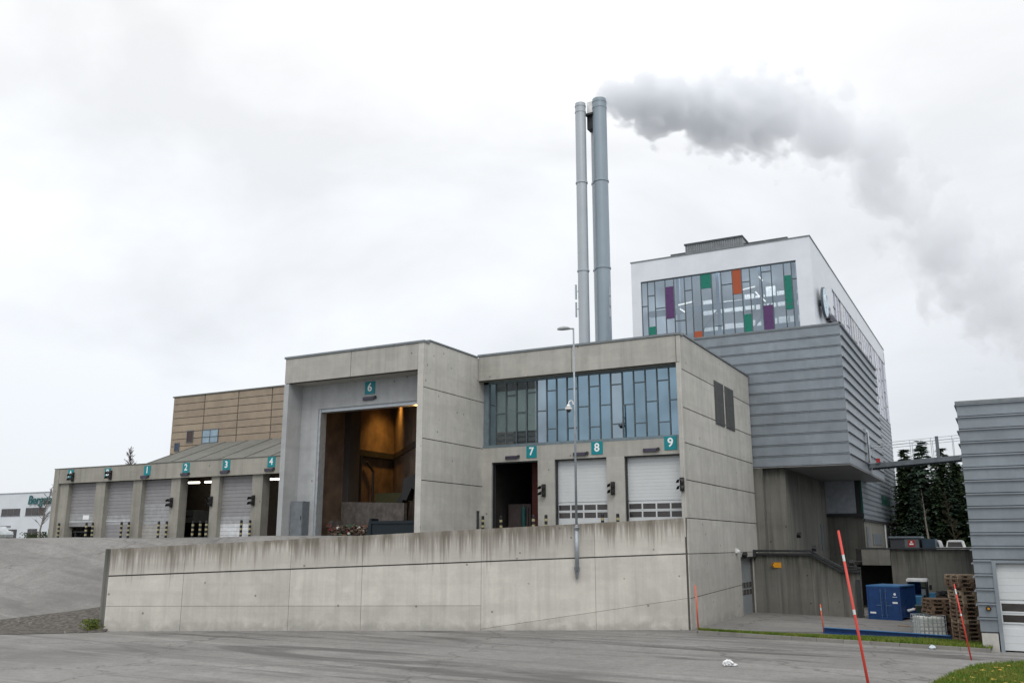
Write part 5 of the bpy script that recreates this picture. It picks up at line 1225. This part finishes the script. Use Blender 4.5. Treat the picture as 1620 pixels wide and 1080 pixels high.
# ================================================================== TREES
def conifer(h, seed, rmax=2.2, bare=.12, needle='needle', dens=1.):
    r = random.Random(seed); tk, cr = MB(), MB()
    lean = r.uniform(-.02, .02)
    tk.cyl((0, 0, -.2), (lean * h, 0, h * .98), .16 * h / 12, .015, 8)
    nl = int(h * 7)
    for i in range(nl):
        f = bare + (1 - bare) * (i + r.random()) / nl; z = h * f
        rad = rmax * (1 - (f - bare) / (1 - bare)) ** .95 * (.6 + .7 * r.random()) + .10
        for k in range(int(5 * dens) + 1):
            a = r.random() * 6.283; L = rad * r.uniform(.55, 1.1); droop = -.10 - .28 * (1 - f)
            ca, sa = math.cos(a), math.sin(a); base = Vector((lean * z, 0, z))
            tk.cyl(base, base + Vector((ca * L * .8, sa * L * .8, droop * L * .8)), .02, .006, 3, False)
            ns_ = max(4, int(L * 8))
            for q in range(ns_):
                g = (q + r.random()) / ns_; c = base + Vector((ca * L * g, sa * L * g, droop * L * g + .03 * math.sin(g * 3)))
                s = .40 * (1 - .45 * g) * r.uniform(.7, 1.3); b2 = a + r.choice((-1, 1)) * r.uniform(.5, 1.3)
                d1 = Vector((math.cos(b2), math.sin(b2), r.uniform(-.55, .1))) * s * 1.25; d2 = Vector((-math.sin(b2), math.cos(b2), r.uniform(-.5, .5))) * s * .30
                cr.add([c - d2 * .6, c + d1 * .5 - d2, c + d1 * 1.2, c + d1 * .5 + d2, c + d2 * .6], [(0, 1, 2, 3, 4)])
    return tk, cr
protoC = []
for sd_i, (h, rm, ba, nd) in enumerate(((10, 2.7, .06, 'needle'), (9, 3.0, .05, 'needleblue'), (9.5, 2.1, .30, 'needle'))):
    tk, cr = conifer(h, sd_i + 21, rm, ba, nd)
    t = thing('pine_tree', (0, 0, 2), 'x', 'tree', 'dark conifers behind the yard')
    lb('trunk', tk, 'bark', t); lb('crown', cr, nd, t); protoC.append(t)
spots = [(-5.45, 78, 1.03, 1, 'tallest blue green conifer above the footbridge'), (-7.1, 82, .92, 0, 'dark conifer close against the tower corner'), (-6.35, 79.5, .86, 2, 'dark conifer left of the tallest one'),
         (-4.2, 80, .80, 0, 'dark conifer just right of the tallest one'), (-3.1, 79, .80, 2, 'thin sparse conifer next to the grey clad building'), (-2.1, 81, .84, 1, 'blue green conifer half hidden by the grey clad building'), (-1.0, 80, .8, 0, 'dark conifer at the grey clad building edge'),
         (-5.9, 86, .92, 0, 'dark conifer in the second row behind the shed'), (-4.6, 87, .98, 0, 'dark conifer in the second row behind the tallest tree'), (-3.4, 86, .88, 1, 'blue green conifer in the second row above the vans'), (-2.2, 87, .9, 0, 'dark conifer in the second row by the grey building'), (-7.4, 88, .95, 1, 'blue green conifer in the rear row by the tower'),
         (-6.7, 93, .9, 0, 'dark conifer in the third row left of centre'), (-5.2, 94, .95, 0, 'dark conifer in the third row at the middle gap'), (-3.8, 93, .9, 0, 'dark conifer in the third row right of centre'), (-2.6, 94, .9, 0, 'dark conifer in the third row at right'), (-8.2, 94, .9, 0, 'dark conifer in the third row by the tower corner'),
         (-6.0, 76.5, .62, 1, 'low blue green conifer in front left of the leaning trunk'), (-4.55, 77, .66, 0, 'low dark conifer in front right of the leaning trunk'), (-3.75, 77.5, .74, 1, 'blue green conifer in front between the vans'), (-2.6, 77, .68, 0, 'low dark conifer in front by the grey building'), (-7.0, 78, .74, 0, 'dark conifer in front by the tower wall')]
seen = set(); rt = random.Random(2)
for x, y, s, k, lbx in spots:
    o = protoC[k] if k not in seen else copy_tree(protoC[k]); seen.add(k)
    o.location = (x, y, 2); o.scale = (s, s, s * rt.uniform(.97, 1.03)); o.rotation_euler = (rt.uniform(-.03, .03), rt.uniform(-.03, .03), rt.random() * 6.28); o['label'] = lbx
# pale leaning trunks in front
def bare_tree(h, seed, mat, spread=.35, depth=4, r0=.09, lean=0.):
    r = random.Random(seed); tk, cr = MB(), MB()
    def br_(p, d, L, rad, lev):
        n = 3
        for i in range(n):
            q = p + d * (L / n); (tk if lev == 0 else cr).cyl(p, q, rad, rad * .84, 6 if lev < 2 else 3, False); rad *= .84
            d = (d + Vector((r.gauss(0, .07), r.gauss(0, .07), .03))).normalized()
            if lev < depth and (lev > 0 or i >= 1):
                for _ in range(2 if lev else 4):
                    a = r.random() * 6.283; e = (d * .75 + Vector((math.cos(a), math.sin(a), r.uniform(0, .4))) * spread * 1.6).normalized(); br_(q, e, L * r.uniform(.42, .62), rad * .55, lev + 1)
            p = q
    br_(Vector((0, 0, -.2)), Vector((lean, 0, 1)).normalized(), h * .82, r0, 0)
    return tk, cr
def twig_tree(h, seed, width, r0, lean, n, start, brush=8):
    """slim leafless tree: one stem with many fine rising twigs"""
    r = random.Random(seed); tk, cr = MB(), MB(); p = Vector((0, 0, -.2)); d = Vector((lean, 0, 1)).normalized(); stem = [p]
    for i in range(14):
        d = (d + Vector((r.gauss(0, .03), r.gauss(0, .03), .02))).normalized(); p = p + d * (h + .2) / 14; stem.append(p)
    for i, (a, b) in enumerate(zip(stem, stem[1:])): tk.cyl(a, b, r0 * (1 - i / 14.5), r0 * (1 - (i + 1) / 14.5), 7, False)
    for i in range(n):
        f = start + (1 - start) * (i + r.random()) / n; k = min(13, int(f * 14)); q = stem[k].lerp(stem[k + 1], f * 14 - k)
        a = r.random() * 6.283; L = width * (1.05 - f) ** .7 * r.uniform(.5, 1.1); e = Vector((math.cos(a), math.sin(a), r.uniform(.7, 1.5))).normalized()
        q2 = q + e * L; cr.cyl(q, q2, .032, .012, 3, False)
        for _ in range(brush):
            g = q.lerp(q2, r.uniform(.2, 1)); a2 = a + r.gauss(0, .9); e2 = Vector((math.cos(a2), math.sin(a2), r.uniform(.5, 1.6))).normalized()
            cr.cyl(g, g + e2 * L * r.uniform(.2, .5), .020, .008, 3, False)
    return tk, cr
for (x, y, z, h, sdv, wd_, r0, ln, n, st_, mt, mt2, lbx) in ((-5.0, 74, 2.0, 5.6, 4, .7, .13, -.13, 9, .6, 'barkpale', 'twig', 'bare pale trunk leaning left before the dark conifers'), (-3.35, 74, 2.0, 5.4, 6, 1.0, .07, -.05, 46, .35, 'brown', 'brown', 'thin brownish bare tree before the conifers by the vans'),
        (-102.6, 70, 4.0, 6.9, 8, 1.6, .12, 0, 46, .25, 'barkpale', 'twig', 'thin bare birch before the white office building'), (-75.2, 60, 4.0, 8.8, 9, 2.0, .13, 0, 110, .45, 'bark', 'twig', 'bare twiggy treetop showing over the low bay roof')):
    tk, cr = twig_tree(h, sdv, wd_, r0, ln, n, st_)
    t = thing('bare_tree', (x, y, z), lbx, 'tree', 'leafless trees'); lb('trunk', tk, mt, t); lb('crown', cr, mt2, t)

# ================================================================== FAR LEFT: white office, car, hedge
wb = thing('white_office', (-150, 100, 4), 'white two storey office with dark windows and teal lettering', 'building')
WV = 100.0
mb = MB(); mb.box(-175, -138, WV, 125, 3.5, 12.3); mb.build('wall', 'whitebldg', wb)
mb = MB(); mb.box(-175.1, -137.9, WV - .1, WV + .3, 12.301, 12.45); mb.build('roof_trim', 'galv', wb)
for a, b, z0, z1 in ((-157.6, -152.3, 8.45, 9.68), (-150.75, -145.3, 8.45, 9.75), (-143.9, -139, 8.45, 9.73), (-164.5, -159.2, 8.45, 9.68), (-160, -152.6, 4.2, 6.1), (-149.6, -147.0, 4.6, 6.15), (-144.0, -141.5, 4.6, 6.15)):
    mb = MB(); mb.box(a, b, WV - .04, WV - .002, z0, z1); wn = mb.build('window', 'winddark', wb)
    mb = MB(); n = max(2, int((b - a) / 1.4))
    for k in range(1, n): x = a + (b - a) * k / n; mb.box(x - .05, x + .05, WV - .07, WV - .041, z0, z1)
    mb.box(a - .08, b + .08, WV - .09, WV - .001, z0 - .09, z0 - .001); mb.build('window_frame', plain('frame_grey', (.16, .16, .17), .5), wn)
mb = MB(); mb.text('Bergstab', 2.15, (-150.1, WV - .25, 11.0), (1, 0, 0), (0, 0, 1), .05, .03, .15, 'LEFT'); mb.text('Bergstab', 2.15, (-150.1, WV - .15, 11.0), (1, 0, 0), (0, 0, 1), .05, .03, .15, 'LEFT')
tag(mb.build('roof_lettering', 'tealtext', loc=(-147, WV, 11)), 'bold teal lettering high on the white office front', 'lettering')
mb = MB(); mb.box(-160, -154.5, WV - .1, WV - .01, 6.5, 6.75); mb.build('door_sign', plain('sign_grey', (.2, .21, .22), .5), wb)
pc = thing('parked_car', (-96.6, 60.4, 4.0), 'silver parked car at the far left edge', 'car')
cx0, cy0 = -96.7, 60.0
mb = MB(); prof = [(-2.1, .3), (-2.15, .75), (-1.5, .95), (-.8, 1.0), (1.2, 1.0), (1.9, .9), (2.05, .6), (2.0, .3)]
mb.prism([(cx0 + a, cy0, 4 + z) for a, z in prof][::-1], (0, 1.7, 0)); mb.build('body', 'silver', pc)
mb = MB(); prof = [(-1.15, .98), (-.55, 1.42), (.75, 1.46), (1.35, .98)]; mb.prism([(cx0 + a, cy0 + .12, 4 + z) for a, z in prof][::-1], (0, 1.46, 0)); mb.build('cabin', 'silver', pc)
mb = MB(); prof = [(-.95, 1.02), (-.5, 1.36), (.68, 1.39), (1.12, 1.02)]; mb.prism([(cx0 + a, cy0 + .10, 4 + z) for a, z in prof][::-1], (0, .02, 0)); mb.build('side_window', 'winddark', pc)
for a in (-1.35, 1.3):
    for yy in (-.02, 1.52):
        mb = MB(); mb.cyl((cx0 + a, cy0 + yy, 4.32), (cx0 + a, cy0 + yy + .2, 4.32), .32, n=18); mb.build('wheel', 'rubber', pc)
mb = MB(); rh = random.Random(6)
for i in range(2600):
    x = rh.uniform(-117, -99); y = 78 + rh.gauss(0, .4); z = 3.95 + rh.random() ** .7 * (1.0 + .25 * math.sin(x * 1.7)); s = rh.uniform(.06, .14); a = rh.random() * 6.28
    mb.add([(x - s * math.cos(a), y - s * math.sin(a), z - s * .4), (x + s * math.cos(a), y + s * math.sin(a), z - s * .3), (x + s * .3, y, z + s)], [(0, 1, 2)])
tag(mb.build('hedge', 'hedge', loc=(-108, 78, 3.95)), 'low ragged hedge before the white office', 'hedge')
mb = MB(); mb.add([(-104, 60.5, 4.03), (-90.5, 58.2, 4.03), (-90.5, 59.4, 4.03), (-104, 64, 4.03)], [(0, 1, 2, 3)])
tag(mb.build('far_grass', 'grass'), 'strip of green grass by the silver car', 'grass', kind='stuff')

# ================================================================== SMOKE
p0 = Vector((-25.35, 61.45, 38.6)); p1 = Vector((3.58, 129.83, 38.6)); ax = (p1 - p0); LS = ax.length; ang = math.atan2(ax.y, ax.x)
zc = [(0, .0), (.05, .9), (.1, 1.6), (.2, 3.7), (.3, 5.2), (.4, 7.0), (.5, 7.4), (.6, 5.2), (.7, 1.9), (.8, -1.2), (.9, -3.0), (1.0, -4.2), (1.2, -6.5)]
rc = [(0, 1.2), (.05, 2.4), (.1, 3.0), (.2, 4.0), (.3, 4.9), (.4, 4.9), (.5, 4.6), (.6, 4.8), (.7, 5.4), (.8, 6.2), (1.0, 7.2), (1.2, 8)]
dc = [(0, .98), (.08, .90), (.2, .68), (.32, .52), (.42, .34), (.5, .28), (.65, .22), (.8, .20), (1.0, .16), (1.2, .09)]
def interp(tab, s):
    for (a, va), (b, vb) in zip(tab, tab[1:]):
        if s <= b: return va + (vb - va) * (s - a) / (b - a)
    return tab[-1][1]
mb = MB(); secs = 30; nr = 14; pts = []
for i in range(secs + 1):
    s = 1.2 * i / secs; c = interp(zc, s); r_ = interp(rc, s) * 1.35 + .2
    for k in range(nr): a = 6.2832 * k / nr; pts.append((s * LS, r_ * math.cos(a), c + r_ * math.sin(a)))
mb.add(pts, [(j * nr + i, j * nr + (i + 1) % nr, (j + 1) * nr + (i + 1) % nr, (j + 1) * nr + i) for j in range(secs) for i in range(nr)] + [tuple(range(nr - 1, -1, -1)), tuple(range(secs * nr, secs * nr + nr))])
def smoke_mat():
    m = bpy.data.materials.new('smoke'); m.use_nodes = True; nt = m.node_tree; N, L = nt.nodes, nt.links; N.clear()
    out = N.new('ShaderNodeOutputMaterial'); pv = N.new('ShaderNodeVolumePrincipled'); L.new(pv.outputs[0], out.inputs['Volume'])
    tc = N.new('ShaderNodeTexCoord'); sp = N.new('ShaderNodeSeparateXYZ')
    def mth(op, a, b=0., c=None):
        n = N.new('ShaderNodeMath'); n.operation = op
        for i, v in enumerate((a, b) if c is None else (a, b, c)):
            if isinstance(v, (int, float)): n.inputs[i].default_value = v
            else: L.new(v, n.inputs[i])
        return n.outputs[0]
    def noise(scale, det, rough, vec=None, colr=False, sc=(1, 1, 1)):
        mp = N.new('ShaderNodeMapping'); mp.inputs['Scale'].default_value = sc; L.new(vec or tc.outputs['Object'], mp.inputs[0])
        n = N.new('ShaderNodeTexNoise'); n.inputs['Scale'].default_value = scale; n.inputs['Detail'].default_value = det; n.inputs['Roughness'].default_value = rough
        L.new(mp.outputs[0], n.inputs['Vector']); return n.outputs['Color' if colr else 'Fac']
    L.new(tc.outputs['Object'], sp.inputs[0])
    s = mth('DIVIDE', sp.outputs['X'], LS * 1.2)
    def curve(tab, lo, hi):
        fc = N.new('ShaderNodeFloatCurve'); c = fc.mapping.curves[0]
        pts = [(a / 1.2, (v - lo) / (hi - lo)) for a, v in tab]
        c.points[0].location = pts[0]; c.points[-1].location = pts[-1]
        for p in pts[1:-1]: c.points.new(*p)
        fc.mapping.update(); L.new(s, fc.inputs['Value']); return mth('ADD', mth('MULTIPLY', fc.outputs[0], hi - lo), lo)
    zz = curve(zc, -8, 9); rr2 = curve(rc, 0, 10); dd2 = curve(dc, 0, 1)
    dy = sp.outputs['Y']; dz = mth('SUBTRACT', sp.outputs['Z'], zz)
    dist = mth('DIVIDE', mth('SQRT', mth('ADD', mth('MULTIPLY', dy, dy), mth('MULTIPLY', dz, dz))), rr2)
    nb = noise(.20, 2, .5); nf = noise(.62, 6, .62, None, False, (.75, 1, 1.1))
    vor = N.new('ShaderNodeTexVoronoi'); vor.feature = 'SMOOTH_F1'; vor.inputs['Scale'].default_value = .42; vor.inputs['Smoothness'].default_value = .35
    wm = N.new('ShaderNodeMixRGB'); wm.blend_type = 'ADD'; wm.inputs[0].default_value = 1.0; L.new(tc.outputs['Object'], wm.inputs[1]); L.new(noise(.5, 3, .6, None, True), wm.inputs[2]); L.new(wm.outputs[0], vor.inputs['Vector'])
    puff = mth('MULTIPLY', mth('SUBTRACT', .45, vor.outputs['Distance']), .55)
    # ragged body: distance pushed in and out by two noises
    e = mth('ADD', mth('MULTIPLY', mth('SUBTRACT', nb, .5), mth('ADD', 1.3, mth('MULTIPLY', s, 3.4))), mth('ADD', puff, mth('MULTIPLY', mth('SUBTRACT', nf, .5), 1.75)))
    d = mth('SUBTRACT', mth('ADD', .80, e), dist)
    mr = N.new('ShaderNodeMapRange'); L.new(d, mr.inputs[0]); mr.inputs[1].default_value = 0; L.new(mth('ADD', .07, mth('MULTIPLY', s, .55)), mr.inputs[2]); mr.inputs[3].default_value = 0; mr.inputs[4].default_value = 1
    den = mth('MULTIPLY', mr.outputs[0], dd2)
    L.new(den, pv.inputs['Density'])
    pv.inputs['Color'].default_value = (.945, .963, .988, 1); pv.inputs['Anisotropy'].default_value = .1
    return m
M['smoke'] = smoke_mat()
so_ = mb.build('smoke_plume', 'smoke'); so_.location = p0; so_.rotation_euler[2] = ang
tag(so_, 'grey steam plume drifting right from the chimney top', 'smoke', kind='stuff')
